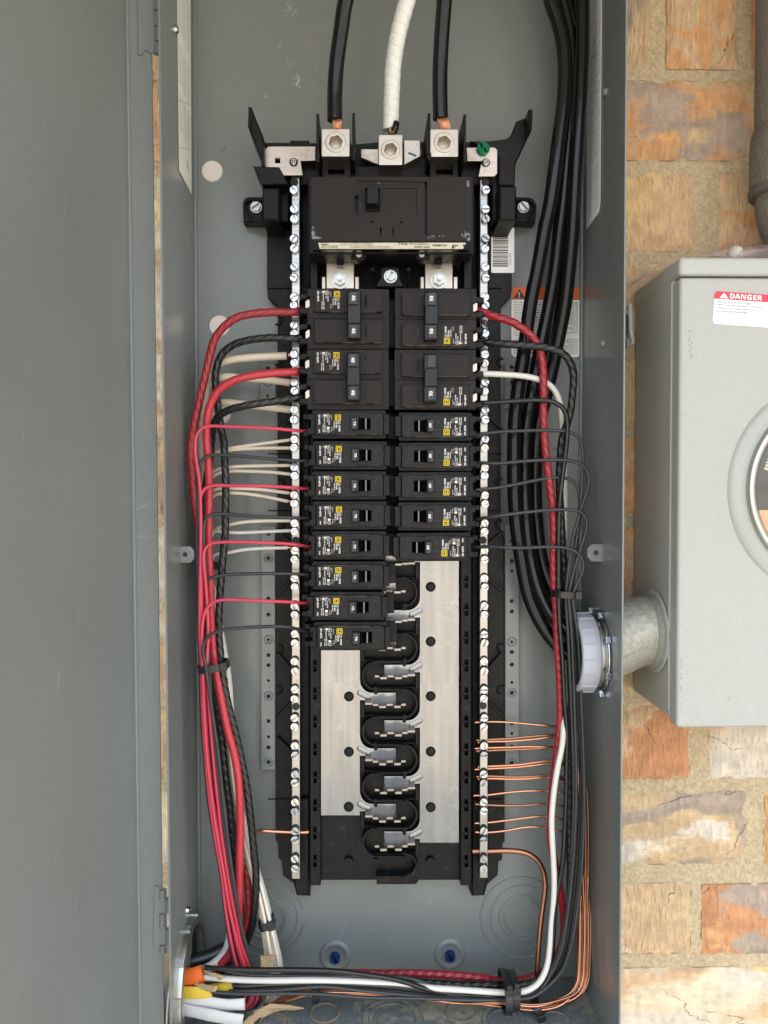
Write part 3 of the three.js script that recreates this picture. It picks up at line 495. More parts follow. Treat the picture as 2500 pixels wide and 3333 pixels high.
for (const [x, y0, y1] of [[1034, 368, 522], [1151, 366, 516], [1397, 366, 516], [1513, 370, 522]]) {
  part(inr, 'barrier', fin(x, y0, y1, 0.03, 0.088), M.black);
  const c = P(x, y1 - 6, 0.088); put(inr, 'barrier_bead', new THREE.CapsuleGeometry(0.0018, 0.004, 4, 10), M.black, c);
}
function lug(x0, y0, x1, y1, cx, cy, R, r, zf, zb) {
  const l = part(inr, 'wire_lug', bar(x0, y0, x1, y1, zb, zf, 4, { b: 0.0005, seg: 2, holes: [circle(cx, cy, R + 1, 32)] }), M.lug);
  put(l, 'set_screw', socket(R * K(zf), r * K(zf), 0.012), M.lug, P(cx, cy, zf).add(V(0, 0, -0.0112)), [0, 0, 0.25]);
  part(l, 'lug_floor', bar(x0 + 4, y0 + 4, x1 - 4, y1 - 4, zb + 0.001, zf - 0.0125), M.lug);
}
lug(1046, 419, 1139, 509, 1092.6, 463, 33, 22, 0.084, 0.058);
lug(1399, 420, 1492, 510, 1445, 464, 33, 22, 0.084, 0.058);
lug(1232, 438, 1310, 537, 1271, 487, 31, 21, 0.074, 0.048);
const small = part(inr, 'wire_lug', ext([[1314, 455], [1369, 455], [1369, 509], [1315, 537]], 0.048, 0.066, { b: 0.0006, holes: [circle(1342, 502, 16, 24)] }), M.lug);
put(small, 'set_screw', slotScrew(0.0039, 0.005, false, 0.1), M.zincDull, P(1342, 502, 0.0665).add(V(0, 0, -0.0055)), [0, 0, 1.2]);
for (const [x0, x1, wx0, wx1] of [[1048, 1142, 1065, 1124], [1399, 1492, 1416, 1477]]) {
  part(inr, 'lug_channel', bar(x0, 511, x1, 580, 0.04, 0.068, 5, { b: 0.0006, holes: [rect(wx0, 529, wx1, 572, 5)] }), M.brown);
  put(inr, 'channel_screw', panScrew(0.0034, 0.003), M.zincDull, P((wx0 + wx1) / 2, 571, 0.05)); part(inr, 'channel_step', bar(wx0, 556, wx1, 576, 0.04, 0.054, 0, { b: 0.0003 }), M.gloss);
}
part(inr, 'lug_deck', ext([[1142, 540], [1315, 540], [1372, 512], [1399, 512], [1399, 580], [1142, 580]], 0.03, 0.056, { b: 0.001 }), M.brown);
// wings that hold the cover and the ears screwed to the box
part(inr, 'guide_wing', ext([[818, 376], [828, 378], [864, 468], [866, 552], [850, 518], [816, 439]], 0.028, 0.062, { b: 0.0012, at: 0.05 }), M.black);
part(inr, 'guide_wing', ext([[818, 376], [828, 378], [833, 392], [826, 440], [816, 439]], 0.05, 0.066, { b: 0.0012, at: 0.05 }), M.black);
part(inr, 'guide_wing', ext([[828, 551], [836, 554], [912, 556], [942, 611], [858, 612]], 0.028, 0.058, { b: 0.0007, at: 0.05 }), M.black);
part(inr, 'guide_wing', ext([[1533, 460], [1590, 459], [1651, 451], [1663, 439], [1681, 394], [1716, 379], [1724, 385], [1720, 444], [1678, 533], [1676, 605], [1622, 605], [1622, 512]], 0.02, 0.046, { b: 0.0012 }), M.black);
part(inr, 'guide_wing', ext([[1709, 384], [1716, 379], [1724, 385], [1721, 446], [1712, 446]], 0.046, 0.064, { b: 0.0012, at: 0.05 }), M.black);
for (const s of [1, -1]) {
  const q = s > 0 ? [[854, 610], [910, 610], [910, 716], [854, 716]] : [[1625, 605], [1681, 605], [1681, 717], [1625, 717]];
  part(inr, 'ear_block', ext(q, 0.012, 0.056, { b: 0.0014 }), M.black);
  const e = s > 0 ? [[790, 660], [796, 645], [812, 640], [856, 640], [856, 724], [792, 724]] : [[1679, 641], [1722, 641], [1738, 648], [1747, 665], [1743, 726], [1679, 724]];
  const ear = part(inr, 'mounting_ear', ext(e, 0.002, 0.016, { b: 0.0012 }), M.black);
  const cx = s > 0 ? 834 : 1703.5;
  part(ear, 'ear_rib', ext(s > 0 ? [[790, 664], [796, 650], [812, 645], [856, 645], [856, 652], [814, 652], [802, 656], [798, 668], [826, 712], [856, 712], [856, 722], [820, 722]] : [[1747, 668], [1740, 653], [1724, 646], [1679, 646], [1679, 652], [1722, 653], [1734, 660], [1738, 670], [1710, 712], [1679, 712], [1679, 722], [1716, 722]], 0.0162, 0.021, { b: 0.0006 }), M.black);
  put(ear, 'ear_screw', merge([slotScrew(0.0047, 0.004, true, 0.1), cyl(0.0052, 0.0012, 28).translate(0, 0, 0.0006)]), M.disc.clone(), P(cx, 676, 0.0165), [0, 0, s > 0 ? -0.95 : 0.75]).material = M.zincDull;
}
// bus links under the main breaker
for (const x of [1107, 1428]) {
  const l = part(inr, 'bus_link', bar(x - 45, 826, x + 46, 940, 0.046, 0.05, 0, { b: 0.0005 }), M.lug);
  part(l, 'link_flange', bar(x - 60, 900, x - 47, 945, 0.036, 0.048), M.lug); part(l, 'link_flange', bar(x + 48, 900, x + 62, 945, 0.036, 0.048), M.lug);
  put(l, 'link_nut', merge([cyl(0.0074, 0.0014, 30).translate(0, 0, 0.0007), cyl(0.0054, 0.0045, 6).translate(0, 0, 0.0035)]), M.zincDull, P(x, 913, 0.05));
  put(l, 'link_stud', cyl(0.0022, 0.012, 18, 0.0019), M.zinc, P(x, 915, 0.05).add(V(0, 0, 0.0055)));
  part(l, 'link_clip', bar(x - 12, 832, x + 12, 862, 0.05, 0.062, 4), M.gloss);
}
const cb = part(inr, 'centre_bracket', ext([[1238, 872], [1244, 868], [1296, 868], [1301, 872], [1302, 905], [1314, 925], [1312, 935], [1226, 935], [1224, 925], [1237, 905]], 0.03, 0.058, { b: 0.001 }), M.black);
put(cb, 'bracket_screw', merge([slotScrew(0.0046, 0.004, true, 0.1), cyl(0.0056, 0.0012, 28).translate(0, 0, 0.0006)]), M.zincDull, P(1271, 901, 0.058), [0, 0, -0.45]);
for (const x of [1213, 1329]) part(inr, 'divider_pin', merge([cyl(0.0018, 0.012, 16).translate(P(x, 881, 0.05).x, P(x, 881, 0.05).y, 0.048), bar(x - 2, 886, x + 2, 936, 0.04, 0.053)]), M.black);
part(inr, 'throat_wall', bar(1010, 820, 1034, 940, 0.03, 0.05), M.black); part(inr, 'throat_wall', bar(1510, 820, 1536, 940, 0.03, 0.05), M.black);

// ---------- main breaker ----------
const scuffMap = canvasTex(1024, 512, (g, w, h) => {
  g.fillStyle = '#231d1b'; g.fillRect(0, 0, w, h);
  for (let i = 0; i < 2600; i++) { g.globalAlpha = 0.05 + 0.08 * rnd(); g.fillStyle = rnd() > 0.5 ? '#3b3431' : '#1d1817'; const r = 1 + 9 * rnd() * rnd(); g.fillRect(w * rnd(), h * rnd(), r, r * (0.4 + rnd())); }
  g.fillStyle = '#8f8d90';
  const blot = (x, y, n, sx, sy) => { for (let i = 0; i < n; i++) { g.globalAlpha = 0.25 + 0.5 * rnd(); g.beginPath(); g.ellipse(x + (rnd() - 0.5) * sx * (0.3 + rnd()), y + (rnd() - 0.5) * sy * (0.3 + rnd()), 2 + 7 * rnd(), 1.5 + 4 * rnd(), rnd() * 3, 0, 7); g.fill(); } };
  blot(14, 448, 40, 22, 90); blot(36, 482, 40, 70, 20); blot(985, 452, 34, 52, 40); blot(1005, 486, 20, 24, 40); blot(1000, 56, 22, 22, 60); blot(800, 464, 16, 160, 8); blot(760, 476, 10, 50, 6); blot(630, 312, 2, 6, 4); blot(440, 56, 3, 30, 3);
  g.globalAlpha = 0.5; g.fillStyle = '#5d5754'; g.font = 'bold 22px sans-serif';
  g.save(); g.translate(322, 180); g.rotate(-Math.PI / 2); g.fillText('OFF', -60, 0); g.restore(); g.save(); g.translate(740, 180); g.rotate(-Math.PI / 2); g.fillText('ON', -40, 0); g.restore();
});
const main = thing('main_breaker', 'large black main breaker across the top of the breaker rows', 'main breaker', P(1272, 825, 0.056));
const MZ = 0.092, mainMat = std(0xffffff, 0.46, 0, { ...DULL, map: scuffMap, bumpMap: plasticBump, bumpScale: 0.00004 });
part(main, 'base_frame', bar(1001, 574, 1543, 826, 0.054, 0.079, 8, { b: 0.0015, seg: 2 }), M.black);
const cover = planarSelf(bar(1012, 575, 1536, 786, 0.0792, MZ, 9, { b: 0.0003, seg: 1, holes: [rect(1187, 611, 1238, 690, 2), rect(1154, 635, 1169, 700, 2), circle(1211, 723, 5, 14), circle(1307, 723, 5, 14), rect(1235, 739, 1243, 769), rect(1276, 739, 1283, 769), [[1246, 612], [1358, 612], [1358, 688], [1354, 688], [1354, 616], [1246, 616]], rect(1381, 590, 1392, 770, 1)] }));
part(main, 'cover', cover, mainMat);
part(main, 'cover_floor', bar(1020, 584, 1528, 778, 0.0795, 0.087), M.black);
part(main, 'cover_step', ext([[1164, 585], [1380, 590], [1380, 593], [1167, 588], [1167, 600], [1164, 600]], MZ, MZ + 0.0008, { b: 0.0002 }), M.brown);
const handle = part(main, 'handle', merge([bar(1194, 600, 1232, 662, MZ - 0.006, MZ + 0.011, 6, { b: 0.0006, seg: 2 }), bar(1192, 664, 1233, 688, MZ - 0.006, MZ - 0.001, 2)]), M.black);
const rating = canvasTex(1400, 64, (g, w, h) => {
  g.fillStyle = '#d5cdb9'; g.fillRect(0, 0, w, h); g.strokeStyle = '#222'; g.lineWidth = 4; g.strokeRect(26, 6, 64, 22); g.strokeRect(42, 10, 32, 14);
  g.save(); g.translate(1050, 26); g.rotate(Math.PI); g.fillStyle = '#2c2823'; g.font = 'bold 26px sans-serif'; g.fillText('HA00 2M000', -10, -6); g.restore();
  fine(g, 26, 34, 160, 3, 9, 8, '#4a443b'); fine(g, 210, 8, 330, 3, 9, 8, '#6a6252'); fine(g, 300, 36, 420, 2, 12, 9, '#5a5347'); fine(g, 760, 6, 90, 2, 10, 11, '#2c2823'); fine(g, 860, 6, 200, 2, 9, 9, '#4a443b');
  g.fillStyle = '#1c1916'; for (let x = 1080; x < 1220; x += 6 + 5 * rnd()) g.fillRect(x, 16, 3 + 3 * rnd(), 18); g.fillRect(1270, 20, 56, 9); g.fillRect(1270, 20, 16, 32); g.fillRect(1270, 36, 34, 7); g.fillRect(1374, 14, 14, 20);
});
const wedge = (q, back) => {                            // block with a front face that leans back towards its foot
  const f = q.map((p) => P(...p)), bk = f.map((p) => V(p.x, p.y, back)), all = [...f, ...bk], g = new THREE.BufferGeometry();
  g.setAttribute('position', new THREE.Float32BufferAttribute(all.flatMap((p) => [p.x, p.y, p.z]), 3)); g.setAttribute('uv', new THREE.Float32BufferAttribute(new Float32Array(16), 2));
  g.setIndex([0, 3, 2, 0, 2, 1, 0, 1, 5, 0, 5, 4, 1, 2, 6, 1, 6, 5, 2, 3, 7, 2, 7, 6, 3, 0, 4, 3, 4, 7]); const h = g.toNonIndexed(); h.computeVertexNormals(); return h;
};
part(main, 'cover_foot', wedge([[1013, 787, 0.0915], [1535, 787, 0.0915], [1530, 813, 0.0865], [1018, 813, 0.0865]], 0.0793), M.gloss);
const lab = planarSelf(wedge([[1036, 790, 0.0915], [1517, 790, 0.0915], [1507, 810, 0.0876], [1041, 810, 0.0876]], 0.0872)); part(main, 'rating_label', lab, std(0xffffff, 0.45, 0, { map: rating }), 'cream rating label strip along the lower edge');
for (const x of [1168, 1373]) {
  const tab = part(main, 'fixing_tab', ext([[x - 34, 822], [x + 34, 822], [x + 26, 832], [x + 18, 842], [x + 6, 848], [x - 6, 848], [x - 18, 842], [x - 26, 832]], 0.062, 0.074, { b: 0.001 }), M.black);
  put(tab, 'fixing_screw', cyl(0.003, 0.0026, 24, 0.0024), M.lug, P(x, 829, 0.0755));
}

// ---------- branch breakers ----------
const KB = K(0.0765);                                  // metres per photo pixel on the breaker fronts
const LB = (pts, cx) => pts.map(([x, y]) => [(x - cx) * KB, -y * KB]);
function lext(pts, z0, z1, { b = 0.0003, holes = [], seg = 1 } = {}) {
  const s = toShape(pts); for (const h of holes) s.holes.push(toShape(h)); b = Math.min(b, (z1 - z0) / 2.5);
  return new THREE.ExtrudeGeometry(s, { depth: z1 - z0 - 2 * b, bevelEnabled: b > 0, bevelThickness: b, bevelSize: b, bevelOffset: -b, bevelSegments: seg }).translate(0, 0, z0 + b);
}
function emblem(g, x, y, s) { g.strokeStyle = '#e3c622'; g.lineWidth = s * 0.11; g.strokeRect(x + s * 0.06, y + s * 0.06, s * 0.88, s * 0.88); g.strokeRect(x + s * 0.27, y + s * 0.27, s * 0.46, s * 0.46); g.fillStyle = '#e3c622'; g.fillRect(x + s * 0.27, y + s * 0.44, s * 0.12, s * 0.12); }
function print(g, w, h, sp) {
  g.globalAlpha = 1;                          // the printed end of a breaker, drawn upright then turned as on the part; canvas covers the whole face plate
  g.fillStyle = sp ? '#1d1b1b' : '#231d1b'; g.fillRect(0, 0, w, h);
  for (let i = 0; i < 900; i++) { g.globalAlpha = 0.06 + 0.1 * rnd(); g.fillStyle = rnd() > 0.5 ? '#413b38' : '#151312'; const r = 1 + 5 * rnd() * rnd(); g.fillRect(w * rnd(), h * rnd(), r * 2, r); }
  g.fillStyle = '#8d857f'; for (let i = 0; i < 70; i++) { g.globalAlpha = 0.15 + 0.45 * rnd(); const l = 20 + 120 * rnd(); if (i % 4) g.fillRect(rnd() * (w - l), i % 2 ? 0 : h - 3, l, 3); else g.fillRect(i % 8 ? 0 : w - 3, rnd() * h, 3, 30 * rnd()); }   // rubbed edges
  g.globalAlpha = 0.9;
}
function plateTex(sp, printed) {
  return canvasTex(880, 280, (g, w, h) => {
    print(g, w, h, sp);
    if (sp) {                                          // raised date and OFF / ON legends moulded grey on black
      g.globalAlpha = 0.55; g.fillStyle = '#8a8583'; g.save(); g.translate(810, 44); g.rotate(Math.PI); g.font = '22px sans-serif'; g.fillText('21  53', -30, 0); g.restore();
      g.strokeStyle = '#6c6765'; g.lineWidth = 2; g.strokeRect(368, 96, 60, 176); g.strokeRect(742, 96, 44, 176); g.beginPath(); g.moveTo(350, 88); g.lineTo(460, 88); g.moveTo(760, 88); g.lineTo(870, 88); g.stroke();
      g.save(); g.translate(392, 180); g.rotate(Math.PI / 2); g.font = '22px sans-serif'; g.fillText('OFF', 0, 0); g.restore();
      g.save(); g.translate(758, 180); g.rotate(Math.PI / 2); g.fillText('ON', 0, 0); g.restore();
    } else { g.globalAlpha = 0.4; g.strokeStyle = '#7a716d'; g.lineWidth = 2; g.beginPath(); g.moveTo(20, 92); g.lineTo(360, 92); g.lineTo(360, 270); g.moveTo(760, 92); g.lineTo(870, 92); g.moveTo(812, 92); g.lineTo(812, 270); g.stroke(); }
    g.globalAlpha = 1;
    if (!printed) return;
    emblem(g, 256, 22, 78);
    const col = (x, y, t, px, bold) => { g.save(); g.translate(x, y); g.rotate(Math.PI / 2); g.font = (bold ? 'bold ' : '') + px + 'px sans-serif'; g.fillStyle = '#efe9e4'; g.fillText(t, 0, 0); g.restore(); };
    col(312, 106, 'TYPE', 18, 1); col(293, 106, 'TIPO', 18, 1); col(302, 160, 'HOM', 34, 1);
    col(264, 106, '10 kA', 34, 1); col(240, 106, '120/240 V~', 20, 1);
    col(206, 30, '60/75°C', 18); col(206, 182, 'Cu 14-8', 17); col(226, 182, 'Al 12-8', 15);
    g.strokeStyle = '#efe9e4'; g.lineWidth = 4; g.beginPath(); g.arc(166, 44, 26, 0, 7); g.stroke(); col(154, 28, 'UL', 26, 1);
    col(172, 82, 'LISTED', 22, 1); col(150, 82, 'C.B.', 22, 1);
    if (sp) { g.beginPath(); g.arc(168, 232, 20, 0, 7); g.moveTo(168, 212); g.lineTo(168, 252); g.stroke(); g.fillStyle = '#efe9e4'; g.fillRect(150, 180, 34, 24); }
    g.fillStyle = '#efe9e4'; g.globalAlpha = 0.85; g.fillRect(108, 20, 34, 26); g.globalAlpha = 1; col(112, 52, 'ISSUE NO.', 20, 1); col(88, 22, 'A-31', 15);
    col(118, 152, 'HACR TYPE', 19, 1); col(96, 152, 'TIPO CAHR', 19, 1); col(40, 22, 'DP-4075', 34, 1); if (sp) col(44, 206, 'SWD', 24, 1);
  });
}
const faceSP = std(0xffffff, 0.4, 0, { ...DULL, map: plateTex(true, true), bumpMap: plasticBump, bumpScale: 0.00004 });
const faceDP = std(0xffffff, 0.46, 0, { ...DULL, map: plateTex(false, true), bumpMap: plasticBump, bumpScale: 0.00004 }), faceBlank = std(0xffffff, 0.46, 0, { ...DULL, map: plateTex(false, false), bumpMap: plasticBump, bumpScale: 0.00004 });
const ampTex = (t) => canvasTex(128, 192, (g, w, h) => { g.fillStyle = '#242427'; g.fillRect(0, 0, w, h); g.translate(44, h / 2 + 2); g.rotate(Math.PI / 2); g.font = 'bold 74px sans-serif'; g.textAlign = 'center'; g.fillStyle = '#f2f2f2'; g.fillText(t, 0, 0); });
const amp = {}; for (const t of ['15', '20', '40', '50', '30', '']) amp[t] = std(0xffffff, 0.36, 0, { map: ampTex(t) });
const prof = (pts, y0, y1, cx) => { const s = toShape(pts.map(([x, z]) => [(x - cx) * KB, z])); return new THREE.ExtrudeGeometry(s, { depth: (y1 - y0) * KB, bevelEnabled: true, bevelThickness: 0.0003, bevelSize: 0.0003, bevelOffset: -0.0003, bevelSegments: 1 }).rotateX(Math.PI / 2).translate(0, -y0 * KB, 0); };
const BZ0 = 0.036;                                      // breakers sit on the stabs
const mk = (o, name, g, m, label) => { g.translate(0, 0, -BZ0); const q = shade(new THREE.Mesh(g, m)); q.name = name; origin.set(q, V(0, 0, 0)); o.add(q); if (label) q.userData.label = label; return q; };
function breakerSP(t) {
  const o = new THREE.Group(), cx = 1134;
  mk(o, 'body', lext(LB([[1020, -47], [1252, -47], [1257, -42], [1257, 42], [1252, 47], [1020, 47], [1013, 40], [1013, -40]], cx), 0.04, 0.0725, { b: 0.0006, seg: 2, holes: [LB(rect(1145, -18, 1207, 19), cx)] }), M.black);
  mk(o, 'line_clip', lext(LB([[1248, -38], [1292, -34], [1292, 34], [1248, 38]], cx), 0.042, 0.052, { b: 0.0006 }), M.black);
  const fp = lext(LB([[1027, -35], [1242, -35], [1246, -32], [1246, 32], [1242, 35], [1027, 35]], cx), 0.0726, 0.0775, { b: 0.0005, seg: 2, holes: [LB(rect(1143, -20, 1209, 21, 2), cx)] });
  mk(o, 'face_plate', planar(fp, (1027 - cx) * KB, (1246 - cx) * KB, -35 * KB, 35 * KB), faceSP);
  mk(o, 'terminal_end', lext(LB([[1002, -33], [1026, -33], [1026, 34], [1002, 34], [1002, 13], [1011, 12], [1011, -13], [1001, -14]], cx), 0.058, 0.0752, { b: 0.0005 }), M.black);
  mk(o, 'terminal_end', lext(LB([[984, -36], [1014, -36], [1014, -18], [984, -18]], cx), 0.05, 0.0665, { b: 0.0005 }), M.black);
  mk(o, 'terminal_end', lext(LB([[984, 20], [1014, 20], [1014, 37], [984, 37]], cx), 0.05, 0.0665, { b: 0.0005 }), M.black);
  mk(o, 'bus_end', lext(LB([[1247, -33], [1266, -33], [1268, -31], [1268, 34], [1247, 34]], cx), 0.06, 0.0748, { b: 0.0005 }), M.black);
  mk(o, 'toggle', prof([[1144, 0.0728], [1144, 0.0805], [1146, 0.0812], [1163, 0.0822], [1166, 0.0818], [1172, 0.0785], [1184, 0.0752], [1186, 0.0782], [1188, 0.0788], [1193, 0.0788], [1195, 0.078], [1197, 0.0728]], -18.5, 19.5, cx), M.gloss);
  const a = mk(o, 'amp_mark', new THREE.PlaneGeometry(1, 1), amp[t]); a.geometry.translate(0, 0, BZ0); a.geometry.scale(19.5 * KB, 34 * KB, 1); a.rotation.y = -0.055; a.position.set((1154.6 - cx) * KB, -0.5 * KB, 0.0819 - BZ0);
  mk(o, 'toggle_line', lext(LB(rect(1188.4, -17, 1192.6, 18), cx), 0.0786, 0.0792, { b: 0.0001 }), std(lin(0.16, 0.155, 0.14), 0.4));
  return o;
}
function breakerDP(t1, t2) {
  const o = new THREE.Group(), cx = 1134;
  mk(o, 'body', lext(LB([[999, -98], [1263, -98], [1266, -95], [1266, 95], [1263, 98], [999, 98], [999, 62], [1010, 55], [1010, 22], [999, 18], [999, -34], [1009, -40], [1009, -72], [999, -76]], cx), 0.04, 0.0735, { b: 0.0006, seg: 2, holes: [LB(rect(1185, -73, 1207, -36), cx), LB(rect(1185, 26, 1207, 63), cx)] }), M.brown);
  mk(o, 'line_clip', lext(LB([[1258, -80], [1288, -78], [1288, 78], [1258, 80]], cx), 0.042, 0.052, { b: 0.0006 }), M.black);
  mk(o, 'pole_seam', lext(LB(rect(1000, -3, 1265, 0), cx), 0.0732, 0.0742, { b: 0.0002 }), M.brown);
  for (const [y, m] of [[-55, faceDP], [44, faceBlank]]) {
    const fp = lext(LB([[1023, y - 36], [1240, y - 36], [1243, y - 33], [1243, y + 33], [1240, y + 36], [1023, y + 36]], cx), 0.0736, 0.0775, { b: 0.0005, seg: 2, holes: [LB(rect(1183, y - 20, 1209, y + 21, 1), cx)] });
    mk(o, 'face_plate', planar(fp, (1023 - cx) * KB, (1243 - cx) * KB, (-y - 36) * KB, (-y + 36) * KB), m);
    mk(o, 'toggle', prof([[1184, 0.0738], [1185, 0.0764], [1187, 0.0775], [1193, 0.0775], [1195, 0.0765], [1196, 0.0738]], y - 18, y + 19, cx), M.gloss);
    mk(o, 'terminal_end', lext(LB([[970, y - 32], [1001, y - 36], [1001, y - 16], [972, y - 12]], cx), 0.046, 0.067, { b: 0.0008 }), M.black);
    mk(o, 'terminal_end', lext(LB([[972, y + 12], [1001, y + 14], [1001, y + 36], [970, y + 32]], cx), 0.046, 0.067, { b: 0.0008 }), M.black);
    mk(o, 'terminal_clamp', lext(LB([[991, y - 8], [1000, y - 15], [1007, y - 15], [1007, y + 12], [1001, y + 12], [1001, y + 18], [991, y + 18]], cx), 0.056, 0.0662, { b: 0.0004 }), M.lug);
  }
  const tie = mk(o, 'handle_tie', lext(LB(rect(1130, -79.5, 1173, 74, 4), cx), 0.0765, 0.0865, { b: 0.0012, seg: 3 }), M.gloss);
  mk(o, 'tie_bridge', lext(LB(rect(1131, -31, 1172, 27, 2), cx), 0.0862, 0.0884, { b: 0.0008, seg: 2 }), M.gloss);
  const emb = std(0x141415, 0.2); const bb = [];
  for (let r = 0; r < 3; r++) for (let i = 0; i < 7; i++) bb.push(lext(LB(rect(1137 + r * 12, -26 + i * 7, 1137 + r * 12 + 5 + (i % 2) * 2, -22.5 + i * 7), cx), 0.0883, 0.0888, { b: 0.0001 }));
  mk(o, 'raised_lettering', merge(bb), emb);
  for (const [y, t] of [[-54, t1], [50, t2]]) { const a = mk(o, 'amp_mark', lext(LB(rect(1136.5, y - 20, 1163, y + 20, 1), cx), 0.0862, 0.088, { b: 0.0005, seg: 2 }), amp[t]); planar(a.geometry, (1136.5 - cx) * KB, (1163 - cx) * KB, (-y - 20) * KB, (-y + 20) * KB); }
  return o;
}
const proto = {};
function breaker(kind, name, label, group, px, py, tilt = 0) {
  let o;
  if (!proto[kind]) o = proto[kind] = kind[0] === 'S' ? breakerSP(kind.slice(1)) : breakerDP(kind.slice(1, 3), kind === 'D30' ? '' : kind.slice(1, 3));
  else o = proto[kind].clone();
  const p = P(px, py, 0.0765); o.position.set(p.x, p.y, BZ0 + rr(-0.0004, 0.0004)); o.rotation.set(rr(-0.006, 0.006), rr(-0.008, 0.008), tilt + rr(-0.0025, 0.0025));
  o.name = numbered(name); scene.add(o); tag(o, label, 'circuit breaker', group);
}
const DG = 'double pole breakers in the panel', SG = 'single pole breakers in the panel';
breaker('D40', 'double_breaker', 'black double pole breaker marked 40, upper one of the left row', DG, 1134, 1034);
breaker('D40', 'double_breaker', 'black double pole breaker marked 40, lower one of the left row', DG, 1134, 1233);
breaker('D50', 'double_breaker', 'black double pole breaker marked 50 at the top of the right row', DG, 1417, 1034, Math.PI);
breaker('D30', 'double_breaker', 'black double pole breaker marked 30 below the one marked 50', DG, 1417, 1234, Math.PI);
const ord = ['first', 'second', 'third', 'fourth', 'fifth', 'sixth', 'seventh', 'eighth'];
[[1134, 1380], [1136, 1481], [1135, 1580], [1136, 1679], [1135, 1776], [1136, 1875], [1129, 1976, -0.008], [1139, 2073, -0.006]].forEach(([x, y, t = 0], i) =>
  breaker('S15', 'single_breaker', `narrow black breaker marked 15 in the left row, ${i === 7 ? 'lowest of the row' : ord[i] + ' below the 40s'}`, SG, x, y, t));
[[1419, 1387], [1420, 1486], [1420, 1583], [1417, 1681], [1413, 1781, 0.005]].forEach(([x, y, t = 0], i) =>
  breaker('S20', 'single_breaker', `narrow black breaker marked 20 in the right row, ${i === 4 ? 'lowest of the row' : ord[i] + ' below the 30'}`, SG, x, y, Math.PI + t));

// ---------- cables and wires ----------
// W: one wire, its path in photo pixels with a depth for each point; ends: bare copper tips
function W(name, label, group, mat, rpx, pts, o = {}) {
  const z = pts[0][2], r = rpx * K(0.055), g = cable(pts, r, { noise: 0.012, ...o });
  if (!o.tip) return solo(name, g, mat, label, 'wire', group);
  const t = thing(name, label, 'wire', P(...pts[0]), group); part(t, 'insulation', g, mat);
  part(t, 'bare_end', cable(o.tip, Math.min(r * 0.62, 0.0022), { strands: r > 0.0022 ? 6 : 0, pitch: 0.02, amp: 0.2 }), M.copper); return t;
}
const TW = { strands: 7, pitch: 0.0085, amp: 0.13, step: 0.0011 };
// two black service cables and the white taped one, with bare strands in the lugs
function service(name, label, mat, r, pts, tip, strandsAt, tapeStep) {
  const t = thing(name, label, 'cable', P(...pts[pts.length - 1]));
  part(t, tapeStep ? 'taped_jacket' : 'jacket', cable(pts, r, { rad: 26, step: 0.003 }), mat);
  if (tapeStep) { const c = new THREE.CatmullRomCurve3(pts.map((p) => P(...p)), false, 'centripetal'), n = 30; for (let i = 0; i < n; i++) { const u = 0.02 + i * 0.95 / n, a = []; for (let k = 0; k <= 4; k++) a.push(c.getPointAt(Math.min(1, u + k / 4 * 0.052))); part(t, 'tape_turn', wrapTurn(c, u, 0.031, r * 1.01, i), mat); } }
  const tips = []; const [ax, ay, bx, by, w, z0, z1] = tip;
  for (let i = 0; i < strandsAt; i++) { const s = (i + 0.5) / strandsAt - 0.5, zz = Math.cos(s * 3) * 0.0035; tips.push(cable([[ax + s * w, ay - 12, z0 + zz * 0.6], [ax + s * w + 2, ay, z0 + zz], [bx + s * w * 0.9 + 6, by, z1 + zz * 0.8], [bx + s * w * 0.9 + 8, by + 14, z1]], 0.00085, { rad: 8 })); }
  tips.forEach((g) => part(t, 'copper_strand', g, M.copper)); return t;
}
function wrapTurn(c, u, du, r, k) {                     // one lap of tape: a slanted sleeve with a raised edge
  const n = 10, m = 30, pos = [], idx = [], uv = [];
  for (let i = 0; i <= n; i++) for (let j = 0; j <= m; j++) {
    const a = j / m * 2 * Math.PI, sl = 0.008 * Math.cos(a + 0.6) + 0.0024 * Math.sin(3 * a + k), t = Math.max(0.001, Math.min(0.999, u + du * i / n + sl)), p = c.getPointAt(t), T = c.getTangentAt(t), N = V(1, 0, 0).addScaledVector(T, -T.x).normalize(), B = V(0, 0, 0).crossVectors(T, N);
    const R = r + 0.00026 * (1 - i / n) + (i === 0 || i === n ? -0.0009 : 0) + 0.00006 * Math.sin(5 * a + k * 2);
    p.addScaledVector(N, R * Math.cos(a)).addScaledVector(B, R * Math.sin(a)); pos.push(p.x, p.y, p.z); uv.push(a * r, i / n * 0.02);
  }
  for (let i = 0; i < n; i++) for (let j = 0; j < m; j++) { const a = i * (m + 1) + j, b = a + m + 1; idx.push(a, a + 1, b, b, a + 1, b + 1); }
  const g = new THREE.BufferGeometry(); g.setAttribute('position', new THREE.Float32BufferAttribute(pos, 3)); g.setAttribute('uv', new THREE.Float32BufferAttribute(uv, 2)); g.setIndex(idx); g.computeVertexNormals(); return g;
}
service('service_cable', 'thick black cable entering the left brass lug above the main breaker', M.ser, 0.00635, [[1215, -545, 0.075], [1212, -420, 0.086], [1180, -160, 0.095], [1126, 0, 0.086], [1110, 100, 0.08], [1096, 205, 0.075], [1090, 300, 0.072], [1090, 392, 0.071]], [1096, 398, 1092, 424, 30, 0.0725, 0.071], 7);
service('service_cable', 'thick black cable entering the right brass lug above the main breaker', M.ser, 0.0063, [[1478, -545, 0.075], [1476, -420, 0.086], [1462, -160, 0.095], [1447, 0, 0.086], [1436, 150, 0.078], [1432, 260, 0.074], [1434, 388, 0.071]], [1440, 392, 1446, 424, 38, 0.0725, 0.071], 8);
